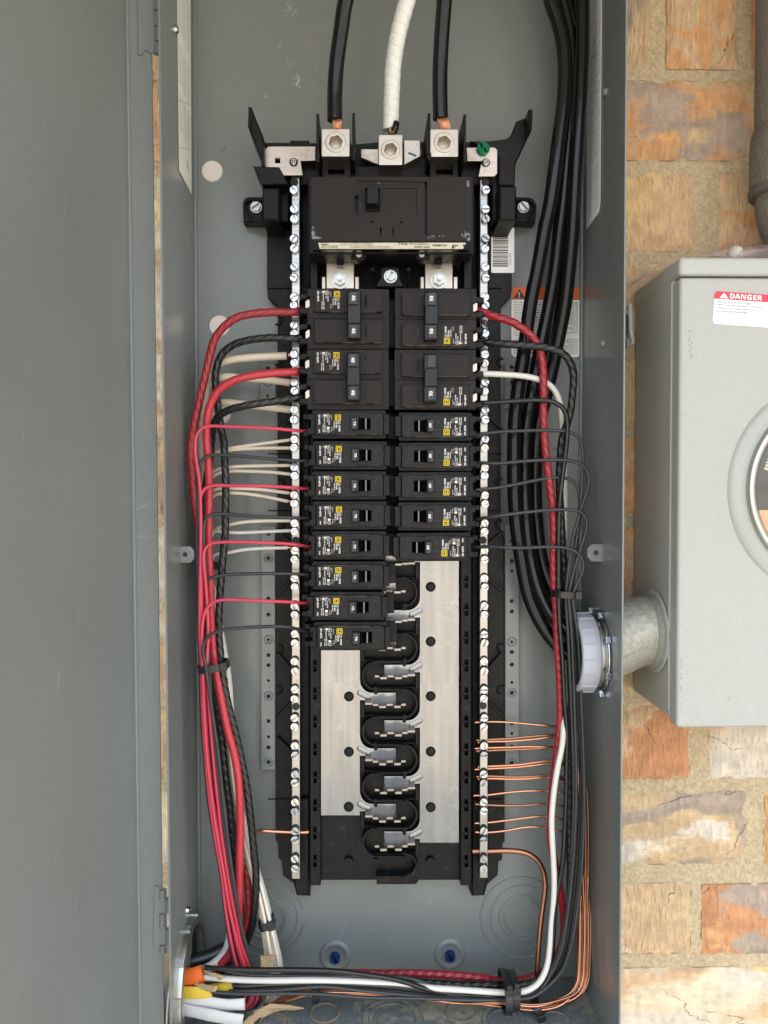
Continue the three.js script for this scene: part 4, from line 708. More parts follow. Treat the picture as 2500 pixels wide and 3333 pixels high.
service('neutral_cable', 'thick cable wrapped in white tape entering the middle lug', M.tape, 0.0066, [[1400, -545, 0.075], [1396, -420, 0.086], [1366, -130, 0.095], [1326, 0, 0.086], [1298, 103, 0.078], [1281, 205, 0.07], [1275, 307, 0.064], [1271, 424, 0.06]], [1276, 425, 1270, 442, 22, 0.064, 0.0615], 6, true);
solo('cable_stub', cable([[1290, 400, 0.0655], [1287, 416, 0.067], [1281, 430, 0.066]], 0.0028, { rad: 14 }), M.ser, 'short black insulation stub below the white tape', 'wire');
const SG4 = 'thick black cables down the right side of the panel';
for (const [lab, r, pts] of [
  ['thick black cable down the right side, nearest the breakers', 0.006, [[1730, -425, 0.05], [1742, -260, 0.06], [1775, -120, 0.06], [1792, 0, 0.06], [1818, 77, 0.06], [1834, 154, 0.06], [1839, 230, 0.06], [1834, 333, 0.06], [1821, 435, 0.059], [1808, 538, 0.058], [1790, 666, 0.055], [1772, 750, 0.052], [1749, 876, 0.048], [1727, 986, 0.045], [1705, 1150, 0.041], [1685, 1277, 0.038], [1674, 1400, 0.036], [1673, 1570, 0.036], [1680, 1700, 0.037], [1697, 1822, 0.039], [1724, 1948, 0.042], [1771, 2045, 0.046], [1830, 2115, 0.05], [1905, 2160, 0.054]]],
  ['thick black cable down the right side, second from the breakers', 0.0058, [[1780, -400, 0.04], [1792, -260, 0.045], [1815, -120, 0.045], [1830, 0, 0.045], [1850, 77, 0.045], [1862, 154, 0.045], [1866, 250, 0.045], [1856, 400, 0.044], [1842, 538, 0.042], [1830, 666, 0.04], [1820, 750, 0.038], [1806, 876, 0.033], [1788, 986, 0.029], [1754, 1150, 0.028], [1732, 1277, 0.027], [1713, 1400, 0.027], [1708, 1570, 0.028], [1713, 1700, 0.031], [1728, 1822, 0.035], [1757, 1930, 0.042], [1798, 2005, 0.05], [1860, 2062, 0.058], [1915, 2100, 0.062]]],
  ['thick black cable down the right side, nearest the side wall at the top', 0.006, [[1850, -420, 0.045], [1880, -260, 0.054], [1900, -120, 0.055], [1897, 0, 0.055], [1896, 150, 0.055], [1890, 300, 0.054], [1882, 435, 0.052], [1872, 600, 0.048], [1864, 750, 0.043], [1850, 900, 0.037], [1840, 986, 0.034], [1808, 1150, 0.027], [1780, 1277, 0.023], [1751, 1400, 0.02], [1743, 1570, 0.018], [1747, 1700, 0.02], [1764, 1822, 0.024], [1796, 1915, 0.031], [1838, 1980, 0.041], [1915, 2040, 0.05]]],
  ['thick black cable at the back of the bundle on the right side', 0.0052, [[1815, -380, 0.024], [1840, -250, 0.026], [1862, -120, 0.026], [1872, 0, 0.026], [1880, 154, 0.026], [1880, 300, 0.026], [1868, 450, 0.025], [1850, 600, 0.023], [1836, 750, 0.02], [1822, 900, 0.017], [1806, 1000, 0.014], [1776, 1200, 0.012], [1748, 1400, 0.011], [1740, 1570, 0.011], [1748, 1750, 0.012], [1770, 1880, 0.016], [1805, 1970, 0.024], [1860, 2040, 0.032], [1915, 2090, 0.038]]],
]) solo('feeder_cable', cable(pts, r, { rad: 24, step: 0.004 }), M.ser, lab, 'cable', SG4);

// left side, thick pairs
W('red_wire', 'dark red twisted wire to the upper left breaker, bending down the left wall', null, M.red, 13, [[984, 1009, 0.056], [965, 1015, 0.058], [895, 1016, 0.062], [819, 1022, 0.064], [769, 1035, 0.064], [731, 1062, 0.063], [701, 1100, 0.061], [682, 1163, 0.058], [663, 1244, 0.056], [646, 1320, 0.056], [634, 1374, 0.056], [625, 1425, 0.056], [621, 1463, 0.056], [626, 1548, 0.055], [634, 1632, 0.053], [645, 1716, 0.05], [653, 1800, 0.046], [660, 1950, 0.04], [676, 2100, 0.034], [700, 2300, 0.03], [735, 2500, 0.03], [770, 2680, 0.032], [796, 2800, 0.036], [809, 2900, 0.039], [809, 2980, 0.04], [785, 3060, 0.038], [735, 3120, 0.036], [650, 3165, 0.04], [590, 3175, 0.045]], TW);
W('black_wire', 'black twisted wire to the upper left breaker, crossing under the bright red one', null, M.wblack, 12.5, [[980, 1098, 0.056], [963, 1102, 0.057], [874, 1100, 0.057], [802, 1109, 0.056], [756, 1125, 0.054], [722, 1155, 0.052], [705, 1197, 0.05], [702, 1256, 0.048], [709, 1320, 0.048], [720, 1395, 0.05], [729, 1442, 0.053], [731, 1484, 0.055], [735, 1569, 0.057], [734, 1653, 0.057], [733, 1737, 0.057], [727, 1801, 0.057], [720, 1885, 0.057], [714, 1970, 0.057], [712, 2054, 0.057], [716, 2113, 0.058], [727, 2210, 0.059], [745, 2303, 0.059], [767, 2387, 0.06], [786, 2472, 0.06], [802, 2556, 0.06], [813, 2641, 0.06], [822, 2725, 0.058], [827, 2778, 0.057], [833, 2837, 0.055], [833, 2915, 0.052], [827, 2974, 0.048], [815, 3035, 0.042], [770, 3110, 0.038], [690, 3160, 0.04], [595, 3180, 0.048]], TW);
W('red_wire', 'bright red smooth wire to the second left breaker, running down the bundle', null, M.redBright, 13, [[984, 1206, 0.056], [966, 1210, 0.059], [895, 1214, 0.064], [811, 1225, 0.067], [760, 1239, 0.067], [718, 1265, 0.066], [691, 1303, 0.064], [676, 1353, 0.062], [672, 1421, 0.06], [678, 1505, 0.059], [681, 1590, 0.058], [680, 1674, 0.058], [679, 1759, 0.058], [681, 1822, 0.058], [684, 1885, 0.058], [686, 1948, 0.058], [688, 2033, 0.058], [699, 2155, 0.059], [718, 2261, 0.061], [739, 2366, 0.063], [762, 2451, 0.064], [776, 2535, 0.065], [782, 2641, 0.065], [782, 2725, 0.064], [780, 2817, 0.062], [779, 2896, 0.058], [776, 2980, 0.052], [765, 3060, 0.045], [735, 3120, 0.042], [670, 3160, 0.044], [595, 3165, 0.05]], { ...TW, amp: 0.035 });
W('black_wire', 'black twisted wire to the second left breaker, passing behind the bundle', null, M.wblack, 12.5, [[984, 1292, 0.056], [959, 1296, 0.058], [874, 1309, 0.062], [802, 1320, 0.063], [748, 1334, 0.061], [714, 1353, 0.057], [697, 1379, 0.052], [690, 1420, 0.045], [684, 1490, 0.04], [668, 1600, 0.036], [655, 1750, 0.036], [652, 1900, 0.038], [665, 2060, 0.041], [695, 2230, 0.046], [714, 2345, 0.05], [727, 2451, 0.052], [736, 2535, 0.053], [748, 2620, 0.053], [756, 2704, 0.052], [760, 2778, 0.05], [763, 2821, 0.047], [768, 2920, 0.04], [760, 3040, 0.032], [700, 3130, 0.034], [600, 3170, 0.04]], TW);
// heavy neutrals
const NB = 'ivory wires to the left screw bar';
const beigeEnd = [[661, 1560, 0.024], [672, 1800, 0.024], [700, 2000, 0.03], [733, 2150, 0.035], [746, 2260, 0.035]];
W('ivory_wire', 'thick ivory wire to the left screw bar, uppermost of the ivory ones', NB, M.beige, 13, [[933, 1158, 0.04], [862, 1161, 0.041], [790, 1166, 0.042], [739, 1174, 0.041], [703, 1190, 0.038], [678, 1228, 0.034], [665, 1330, 0.028], [656, 1440, 0.026], ...beigeEnd, [755, 2500, 0.036], [790, 2720, 0.038], [835, 2860, 0.04], [858, 2950, 0.042], [870, 3010, 0.044], [890, 3080, 0.046], [900, 3150, 0.046], [890, 3250, 0.043], [835, 3300, 0.042], [700, 3322, 0.042]], { ...TW, amp: 0.04, tip: [[938, 1156, 0.04], [962, 1155, 0.039]] });
W('ivory_wire', 'thick ivory wire to the left screw bar, crossed by the bright red wire', NB, M.beige, 12, [[944, 1246, 0.04], [874, 1237, 0.041], [798, 1231, 0.042], [739, 1227, 0.041], [701, 1235, 0.037], [674, 1256, 0.032], [662, 1330, 0.026], [650, 1440, 0.024], [653, 1600, 0.02], [668, 1820, 0.02], [698, 2010, 0.024], [738, 2170, 0.028], [750, 2300, 0.028], [765, 2520, 0.03], [806, 2740, 0.033], [845, 2865, 0.036], [868, 2950, 0.038], [880, 3010, 0.04], [897, 3075, 0.042], [910, 3150, 0.042], [900, 3255, 0.04], [840, 3310, 0.038], [700, 3330, 0.038]], { ...TW, amp: 0.04, tip: [[946, 1246, 0.04], [962, 1245, 0.039]] });
W('ivory_wire', 'thick ivory wire to the left screw bar, crossed by the second twisted black wire', NB, M.beige, 12, [[946, 1334, 0.04], [874, 1326, 0.041], [802, 1317, 0.042], [748, 1311, 0.041], [714, 1314, 0.037], [685, 1345, 0.03], [668, 1420, 0.024], [664, 1600, 0.018], [680, 1850, 0.018], [712, 2030, 0.022], [740, 2200, 0.024], [744, 2400, 0.026], [775, 2620, 0.03], [822, 2800, 0.034], [850, 2920, 0.038], [864, 3005, 0.042], [880, 3080, 0.044], [886, 3160, 0.044], [868, 3260, 0.04], [780, 3310, 0.04]], { ...TW, amp: 0.04, tip: [[948, 1334, 0.04], [962, 1334, 0.039]] });
// thin neutrals in pairs
const nl = [['uppermost thin one', [[944, 1432], [853, 1444], [790, 1453], [739, 1461], [701, 1474]]], ['second thin one from the top', [[946, 1458], [853, 1459], [769, 1463], [718, 1470], [695, 1480]]], ['third thin one from the top', [[942, 1515], [853, 1516], [769, 1519], [726, 1524], [693, 1537]]], ['fourth thin one from the top', [[948, 1544], [895, 1538], [811, 1534], [748, 1534], [710, 1541], [691, 1554]]],
  ['just under the third pink wire', [[940, 1605], [853, 1594], [769, 1590], [693, 1598]]], ['steeper one under the third pink', [[937, 1632], [853, 1615], [769, 1605], [718, 1607], [693, 1617]]], ['fourth thin one from the bottom', [[946, 1695], [853, 1696], [790, 1700], [739, 1710], [701, 1725]]], ['second thin one from the bottom', [[948, 1727], [853, 1731], [769, 1734], [726, 1731], [695, 1731]]], ['lowest thin one', [[937, 1783], [853, 1785], [790, 1790], [735, 1801], [697, 1808]]]];
nl[6][0] = 'third thin one from the bottom';
nl.forEach(([lab, q], i) => {
  const e = q[q.length - 1], o = (i - 4) * 4.2, zz = 0.022 + 0.0036 * (i % 4), pts = q.map(([x, y], k) => [x, y, 0.04 + 0.0015 * Math.sin(k)]);
  pts[pts.length - 1][2] = 0.036;
  pts.push([672 + o * 0.5, e[1] + 60, 0.03], [668 + o * 0.6, Math.max(e[1] + 150, 1850), zz], [700 + o * 0.6, 2010, zz], [735 + o * 0.35, 2160, zz + 0.004], [742 + o * 0.35, 2300, zz + 0.006], [756 + o * 0.6, 2500, zz + 0.01], [785 + o * 0.7, 2680, zz + 0.016], [812 + o * 0.7, 2790, zz + 0.018], [842 + o * 0.8, 2890, zz + 0.018], [856 + o * 0.9, 2950, zz + 0.018], [868 + o, 3005, zz + 0.019], [880 + o * 1.15, 3070, zz + 0.019], [890 + o * 1.3, 3140, zz + 0.018], [884 + o * 1.3, 3230, zz + 0.014], [846 + o * 1.2, 3290 + o * 0.5, zz + 0.01], [740, 3300 + o * 0.6, zz + 0.01]);
  W('ivory_wire', `thin ivory wire to the left screw bar, ${lab}`, NB, i > 6 ? M.white : M.beige, 5.6, pts, { tip: [[q[0][0] - 3, q[0][1], 0.04], [q[0][0] + 8, q[0][1] - 1, 0.04], [962, q[0][1] - 2, 0.039]] });
});
// thin hot wires: pink and grey, down the bundle at the left
const HG = 'thin hot wires to the narrow breakers of the left row';
const tailY = [2165, 2300, 2450, 2600, 2725, 2850, 2960, 3060, 3145];
const hot = [
  ['pink', 'uppermost pink wire', [[1003, 1404], [971, 1402], [895, 1395], [811, 1391], [726, 1388], [685, 1387], [657, 1394], [640, 1416], [635, 1463], [640, 1510], [648, 1560], [653, 1653], [653, 1780], [651, 1948], [651, 2075]], [656, 659, 668, 682, 700, 722, 735, 752, 772], 0.074, 0.004],
  ['black', 'uppermost thin black wire', [[1000, 1501], [954, 1499], [853, 1491], [769, 1484], [710, 1480], [672, 1486], [653, 1505], [646, 1539], [644, 1611], [642, 1695], [641, 1780], [646, 1906], [648, 2060]], [652, 655, 664, 678, 697, 719, 732, 747, 762], 0.068, 0],
  ['pink', 'second pink wire from the top', [[1004, 1592], [959, 1588], [853, 1582], [748, 1581], [700, 1580], [668, 1589], [655, 1611], [652, 1680], [656, 1800], [657, 1950], [658, 2075]], [664, 668, 677, 693, 714, 738, 752, 768, 792], 0.073, 0.003],
  ['black', 'second thin black wire from the top', [[1007, 1687], [937, 1685], [853, 1682], [769, 1676], [718, 1672], [686, 1676], [668, 1695], [663, 1737], [668, 1822], [672, 1948], [676, 2075]], [681, 689, 701, 717, 733, 752, 764, 780, 806], 0.073, 0.004],
  ['pink', 'third pink wire from the top', [[1008, 1780], [959, 1772], [853, 1766], [769, 1764], [718, 1765], [685, 1770], [668, 1786], [662, 1812], [668, 1880], [674, 1960], [678, 2075]], [673, 681, 693, 708, 723, 742, 762, 783, 812], 0.075, 0.005],
  ['black', 'third thin black wire from the top', [[1009, 1872], [959, 1868], [853, 1867], [769, 1869], [710, 1875], [678, 1886], [662, 1908], [657, 1960], [660, 2075]], [669, 677, 688, 704, 722, 731, 742, 757, 784], 0.069, 0],
  ['pink', 'lowest pink wire', [[1005, 1963], [937, 1959], [853, 1956], [769, 1952], [718, 1953], [686, 1965], [668, 1990], [659, 2033], [657, 2090]], [660, 664, 673, 689, 708, 730, 748, 772, 798], 0.076, 0.006],
  ['black', 'lowest thin black wire', [[1006, 2058], [959, 2045], [916, 2039], [853, 2040], [769, 2045], [718, 2052], [686, 2066], [667, 2088], [660, 2113]], [669, 688, 710, 726, 741, 758, 776, 797, 825], 0.078, 0.008]];
hot.forEach(([c, lab, q, tail, z, dz], i) => {
  const pts = q.map(([x, y], k) => [x, y, k === 0 ? 0.0575 : k === 1 ? z - 0.008 : z]);
  tail.forEach((x, k) => pts.push([x, tailY[k], z - 0.0012 * k - (k > 5 ? (k - 5) * 0.003 : 0)]));
  pts.push([tail[8] + 22, 3200, 0.058], [tail[8] + 26, 3245, 0.054], [tail[8] - 6 + i * 2, 3278, 0.05], [Math.min(tail[8] - 40, 745), 3285, 0.048]);
  W(c === 'pink' ? 'pink_wire' : 'black_wire', `${lab} to the narrow breakers of the left row`, HG, c === 'pink' ? M.pink : M.wgray, 5.4, pts);
});
solo('ground_wire', cable([[1005, 2708, 0.039], [980, 2709, 0.039], [895, 2706, 0.038], [853, 2704, 0.038], [830, 2708, 0.037], [803, 2721, 0.034], [790, 2745, 0.028], [785, 2850, 0.022], [800, 3000, 0.022]], 6 * K(0.04), {}), M.copper, 'bare copper wire to the left screw bar near its lower end', 'wire');

// right side
W('red_wire', 'dark red twisted wire to the breaker marked 50, down the right side', null, M.red, 13, [[1554, 1007, 0.056], [1580, 1020, 0.058], [1613, 1031, 0.061], [1664, 1047, 0.064], [1706, 1073, 0.066], [1736, 1100, 0.066], [1757, 1138, 0.065], [1767, 1193, 0.064], [1769, 1277, 0.063], [1769, 1362, 0.062], [1772, 1421, 0.062], [1778, 1484, 0.061], [1788, 1569, 0.061], [1799, 1653, 0.061], [1803, 1737, 0.061], [1801, 1822, 0.061], [1804, 1906, 0.061], [1811, 1991, 0.061], [1814, 2092, 0.061], [1820, 2177, 0.061], [1824, 2282, 0.06], [1822, 2366, 0.06], [1813, 2451, 0.059], [1805, 2514, 0.059], [1799, 2577, 0.058], [1793, 2662, 0.057], [1793, 2742, 0.056], [1802, 2790, 0.054], [1815, 2850, 0.05], [1826, 2917, 0.045], [1836, 2989, 0.04], [1830, 3070, 0.036], [1795, 3140, 0.036], [1730, 3182, 0.038], [1624, 3192, 0.042], [1570, 3183, 0.044], [1464, 3173, 0.046], [1338, 3168, 0.046], [1232, 3169, 0.045], [1120, 3167, 0.042], [1000, 3168, 0.04], [850, 3168, 0.04], [650, 3168, 0.042]], TW);
W('black_wire', 'black twisted wire to the breaker marked 50, looping wide at the right', null, M.wblack, 12.5, [[1559, 1109, 0.056], [1601, 1117, 0.061], [1664, 1121, 0.067], [1727, 1125, 0.07], [1791, 1134, 0.071], [1833, 1151, 0.07], [1858, 1184, 0.068], [1867, 1222, 0.066], [1864, 1277, 0.064], [1856, 1341, 0.062], [1845, 1383, 0.06], [1831, 1425, 0.058], [1824, 1484, 0.057], [1821, 1569, 0.056], [1824, 1653, 0.055], [1829, 1737, 0.054], [1833, 1801, 0.053], [1838, 1864, 0.052], [1840, 1950, 0.05], [1842, 2100, 0.046], [1848, 2300, 0.044], [1852, 2500, 0.046], [1852, 2640, 0.05], [1854, 2760, 0.052], [1857, 2830, 0.052], [1856, 2900, 0.051], [1851, 3025, 0.05], [1831, 3110, 0.05], [1795, 3165, 0.05], [1740, 3196, 0.05], [1681, 3207, 0.051], [1600, 3206, 0.052], [1500, 3206, 0.053], [1401, 3200, 0.054], [1295, 3190, 0.052], [1180, 3180, 0.048], [1000, 3178, 0.046], [800, 3178, 0.046], [640, 3172, 0.046]], TW);
W('white_wire', 'white wire to the right row, curving down through the right bundle', null, M.white, 9.5, [[1560, 1216, 0.056], [1600, 1217, 0.058], [1640, 1219, 0.06], [1685, 1222, 0.061], [1740, 1231, 0.06], [1782, 1248, 0.058], [1807, 1273, 0.056], [1822, 1311, 0.054], [1829, 1362, 0.051], [1833, 1430, 0.046], [1838, 1600, 0.042], [1838, 1800, 0.04], [1832, 2000, 0.044], [1836, 2200, 0.05], [1838, 2300, 0.057], [1835, 2360, 0.063], [1829, 2430, 0.067], [1816, 2493, 0.068], [1803, 2577, 0.068], [1796, 2662, 0.067], [1797, 2720, 0.066], [1801, 2790, 0.064], [1804, 2863, 0.062], [1802, 2935, 0.06], [1795, 3010, 0.058], [1790, 3080, 0.058], [1782, 3138, 0.06], [1768, 3177, 0.063], [1746, 3206, 0.065], [1717, 3223, 0.066], [1674, 3230, 0.067], [1627, 3230, 0.067], [1506, 3222, 0.068], [1401, 3215, 0.069], [1295, 3202, 0.07], [1169, 3194, 0.071], [1000, 3190, 0.072], [900, 3191, 0.072], [813, 3190, 0.071], [735, 3186, 0.069], [657, 3180, 0.066], [630, 3178, 0.065]], {});
W('black_wire', 'ribbed black wire to the breaker marked 30, down the right bundle', null, M.wblack, 8, [[1556, 1312, 0.057], [1622, 1309, 0.062], [1706, 1304, 0.067], [1770, 1303, 0.069], [1803, 1309, 0.07], [1833, 1330, 0.069], [1845, 1362, 0.068], [1846, 1421, 0.067], [1834, 1527, 0.067], [1824, 1611, 0.067], [1819, 1695, 0.067], [1818, 1780, 0.067], [1818, 1864, 0.067], [1818, 1950, 0.067], [1822, 2040, 0.067], [1830, 2134, 0.067], [1836, 2261, 0.066], [1845, 2387, 0.065], [1844, 2472, 0.064], [1842, 2598, 0.063], [1838, 2700, 0.062], [1832, 2800, 0.062], [1823, 2860, 0.061], [1808, 2940, 0.06], [1801, 3050, 0.058], [1790, 3150, 0.058], [1760, 3215, 0.06], [1700, 3242, 0.063], [1627, 3244, 0.064], [1500, 3238, 0.066], [1400, 3222, 0.07], [1295, 3190, 0.074], [1190, 3172, 0.076], [1084, 3160, 0.077], [970, 3157, 0.077], [813, 3156, 0.076], [720, 3152, 0.074], [665, 3149, 0.072]], { strands: 2, pitch: 0.0024, amp: 0.05, step: 0.0006 });
// five thin black wires to the breakers marked 20
const RG = 'thin black wires to the breakers marked 20';
const rq = [
  ['uppermost', [[1552, 1414], [1622, 1406], [1706, 1402], [1791, 1401], [1840, 1404], [1872, 1414], [1888, 1432], [1896, 1462], [1897, 1510], [1894, 1560], [1891, 1625], [1884, 1690], [1876, 1760], [1866, 1850], [1858, 1930]], [1868, 1880, 1897, 1889, 1872, 1850], 0.066],
  ['second', [[1552, 1506], [1622, 1508], [1706, 1501], [1791, 1497], [1850, 1499], [1890, 1510], [1911, 1534], [1917, 1565], [1910, 1600], [1896, 1640], [1882, 1690], [1868, 1740], [1857, 1800], [1848, 1870], [1843, 1930]], [1850, 1860, 1868, 1862, 1846, 1822], 0.069],
  ['third', [[1548, 1594], [1622, 1587], [1706, 1571], [1780, 1557], [1830, 1555], [1862, 1564], [1882, 1590], [1888, 1640], [1886, 1700], [1880, 1760], [1874, 1830], [1866, 1890], [1862, 1930]], [1874, 1884, 1890, 1880, 1862, 1838], 0.063],
  ['fourth', [[1552, 1690], [1622, 1679], [1706, 1668], [1791, 1660], [1850, 1659], [1890, 1666], [1908, 1690], [1910, 1716], [1898, 1760], [1882, 1810], [1868, 1860], [1857, 1905], [1852, 1935]], [1862, 1870, 1876, 1868, 1850, 1828], 0.072],
  ['lowest', [[1538, 1781], [1622, 1780], [1660, 1783], [1706, 1783], [1791, 1780], [1840, 1783], [1872, 1794], [1894, 1818], [1900, 1842], [1893, 1870], [1876, 1905], [1866, 1935]], [1882, 1893, 1902, 1897, 1880, 1856], 0.074]];
rq.forEach(([lab, q, t, z], i) => {
  const pts = q.map(([x, y], k) => [x, y, k === 0 ? 0.058 : k === 1 ? z - 0.004 : z]);
  [[2080, 0], [2300, 1], [2560, 2], [2780, 3], [2960, 4], [3090, 5]].forEach(([y, k]) => pts.push([t[k], y, z - 0.001 * k]));
  pts.push([t[5] - 34, 3170, z - 0.008], [1752 - i * 3, 3222 + i * 5, z - 0.008], [1690, 3240 + i * 3, z - 0.007], [1630, 3243 + i * 3, z - 0.005], [1506, 3243 + i * 3, z - 0.002], [1338, [3186, 3215, 3232, 3240, 3249][i], z + 0.002], [1190, [3178, 3206, 3218, 3226, 3247][i], z + 0.003], [1049, [3177, 3200, 3206, 3212, 3236][i], z + 0.003], [892, [3175, 3204, 3216, 3224, 3234][i], z + 0.003], [800, [3171, 3209, 3222, 3226, 3235][i], z + 0.002], [[735, 759, 750, 745, 688][i], [3160, 3209, 3222, 3226, 3229][i], z]);
  W('black_wire', `thin black wire to a breaker marked 20, ${lab} of the five`, RG, M.wgray, 5.6, pts);
});
// bare grounds
const CG = 'bare copper wires to the right screw bar';
const cq = [['uppermost', [[1588, 2349], [1643, 2350], [1727, 2357], [1812, 2366]]], ['upper one of the first close pair', [[1588, 2407], [1664, 2403], [1740, 2396], [1812, 2393]]], ['lower one of the first close pair', [[1588, 2414], [1664, 2412], [1748, 2405], [1812, 2398]]], ['upper one of the second close pair', [[1588, 2434], [1664, 2432], [1727, 2430], [1810, 2434]]], ['lower one of the second close pair', [[1588, 2443], [1664, 2440], [1748, 2437], [1808, 2432]]], ['upper one of the third close pair', [[1590, 2494], [1685, 2489], [1748, 2481], [1805, 2476]]], ['lower one of the third close pair', [[1590, 2502], [1685, 2497], [1748, 2490], [1805, 2484]]], ['upper one of the fourth close pair', [[1590, 2526], [1685, 2529], [1799, 2525]]], ['lower one of the fourth close pair', [[1590, 2534], [1685, 2536], [1799, 2531]]], ['fourth from the bottom, alone', [[1542, 2589], [1590, 2587], [1664, 2578], [1727, 2574], [1791, 2575], [1831, 2579]]], ['third from the bottom', [[1548, 2617], [1590, 2620], [1685, 2622], [1786, 2617], [1833, 2625]]], ['second from the bottom', [[1546, 2679], [1590, 2677], [1664, 2668], [1727, 2660], [1786, 2657], [1833, 2668]]], ['lowest of the thin ones', [[1548, 2708], [1590, 2709], [1643, 2704], [1706, 2693], [1748, 2691], [1786, 2695], [1831, 2707]]]];
cq.forEach(([lab, q], i) => {
  const n = cq.length, f = i / (n - 1), pts = q.map(([x, y], k) => [x, y, k === 0 ? 0.0385 : 0.041]), e = q[q.length - 1];
  if (q[0][0] > 1580) pts.unshift([1546 + 5 * (i % 3), q[0][1] + 2, 0.0375]);
  const xa = [1890, 1888, 1899, 1882, 1903, 1893, 1908, 1912, 1897, 1886, 1878, 1905, 1915][i], za = 0.03 + 0.0035 * (i % 5), xm = 1884 + 38 * ((i * 5) % 13) / 12;
  pts.push([e[0] + 30, e[1] + 6, 0.04], [xa - 8, e[1] + 32, 0.038], [xa, e[1] + 90, za + 0.004], [(xa + xm) / 2 + 2, 2850, za + 0.008], [xm, 3000, za + 0.01], [xm - 2, 3120, za + 0.012], [xm - 8, 3195, za + 0.014], [xm - 30, 3232 + i % 4 * 3, za + 0.017], [1830 - i * 3, 3256 + i % 4 * 6, za + 0.019], [1745, 3270 + i % 4 * 6, za + 0.019], [1640, 3262 + i % 4 * 5, za + 0.02], [1500, 3254 + i % 5 * 3, za + 0.02], [1300, 3226 + i % 6 * 5, za + 0.02], [1127, 3215 + i % 6 * 5, za + 0.02], [1010, 3222 + i % 6 * 4, za + 0.018], [930, 3240 + i % 5 * 5, za + 0.014], [860, 3272 + i % 4 * 5, za + 0.006]);
  solo('ground_wire', cable(pts, 0.00103, { rad: 9, step: 0.006 }), i % 3 === 1 ? M.copperOld : M.copper, `bare copper wire to the right screw bar, ${lab}`, 'wire', CG);
});
solo('ground_wire', cable([[1538, 2770, 0.0385], [1590, 2770, 0.0385], [1663, 2769, 0.04], [1717, 2778, 0.041], [1750, 2801, 0.041], [1769, 2837, 0.04], [1775, 2881, 0.04], [1771, 2924, 0.04], [1762, 2989, 0.04], [1755, 3062, 0.04], [1750, 3134, 0.041], [1747, 3190, 0.042], [1745, 3260, 0.042], [1740, 3330, 0.05]], 8.6 * K(0.04), { rad: 18 }), M.copperOld, 'thick bare copper wire from the right bar, bending down to the bottom', 'wire');

// ---------- zip ties ----------
function zipTie(cx, cy, z, w, depth, h, rot, label, head) {
  const k = K(z), a = w * k / 2, b = depth / 2, t = 0.0011, o = [], q = [];
  for (let i = 0; i < 40; i++) { const s = i / 40 * 2 * Math.PI, c = Math.cos(s), n = Math.sin(s), e = (v) => Math.sign(v) * Math.pow(Math.abs(v), 0.7); o.push([(a + t) * e(c), (b + t) * e(n)]); q.push([a * e(c), b * e(n)]); }
  const s = toShape(o); s.holes.push(toShape(q));
  const g = new THREE.ExtrudeGeometry(s, { depth: h, bevelEnabled: true, bevelThickness: 0.0002, bevelSize: 0.0002, bevelOffset: -0.0002, bevelSegments: 1 }).rotateX(Math.PI / 2).translate(0, h / 2, 0);
  const t1 = thing('zip_tie', label, 'zip tie', P(cx, cy, z)); t1.rotation.z = rot;
  const m = shade(new THREE.Mesh(g, M.tie)); m.name = 'strap'; t1.add(m);
  const hd = shade(new THREE.Mesh(new RoundedBoxGeometry(0.0058, h * 1.25, 0.005, 2, 0.0007), M.tie)); hd.name = 'head'; hd.position.set(head * a * 0.85, 0, b * 0.75 + 0.002); t1.add(hd);
  if (Math.abs(head) < 0.99) { const tail = shade(new THREE.Mesh(new RoundedBoxGeometry(0.004, h * 0.8, 0.004, 2, 0.0006), M.tie)); tail.name = 'cut_tail'; tail.position.set(head * a * 0.85 + 0.005, 0, b * 0.75 + 0.0025); t1.add(tail); }
}
zipTie(1838, 1931, 0.064, 78, 0.026, 0.0054, -0.04, 'black zip tie around the thin black wires at the right', 1);
zipTie(696, 2167, 0.066, 92, 0.024, 0.0058, 0.16, 'black zip tie around the pink and red bundle at the left', 1);
zipTie(869, 3001, 0.045, 44, 0.016, 0.0062, 0.3, 'black zip tie around the white wires at the lower left', 1);
zipTie(1644, 3226, 0.062, 92, 0.04, 0.0058, Math.PI / 2 - 0.04, 'left one of two close black zip ties on the bottom bundle', 0.95);
zipTie(1670, 3222, 0.062, 82, 0.034, 0.0058, Math.PI / 2 - 0.02, 'right one of two close black zip ties on the bottom bundle', 0.95);
zipTie(1749, 3279, 0.055, 40, 0.014, 0.006, Math.PI / 2 + 0.4, 'small black zip tie around the bare copper at the lower right', -1);
zipTie(1028, 3229, 0.056, 46, 0.016, 0.0048, Math.PI / 2, 'small black zip tie around the bare copper at the bottom', 1);
zipTie(706, 1840, 0.03, 40, 0.02, 0.005, 0.1, 'black zip tie half hidden behind the bright red wire', 1);

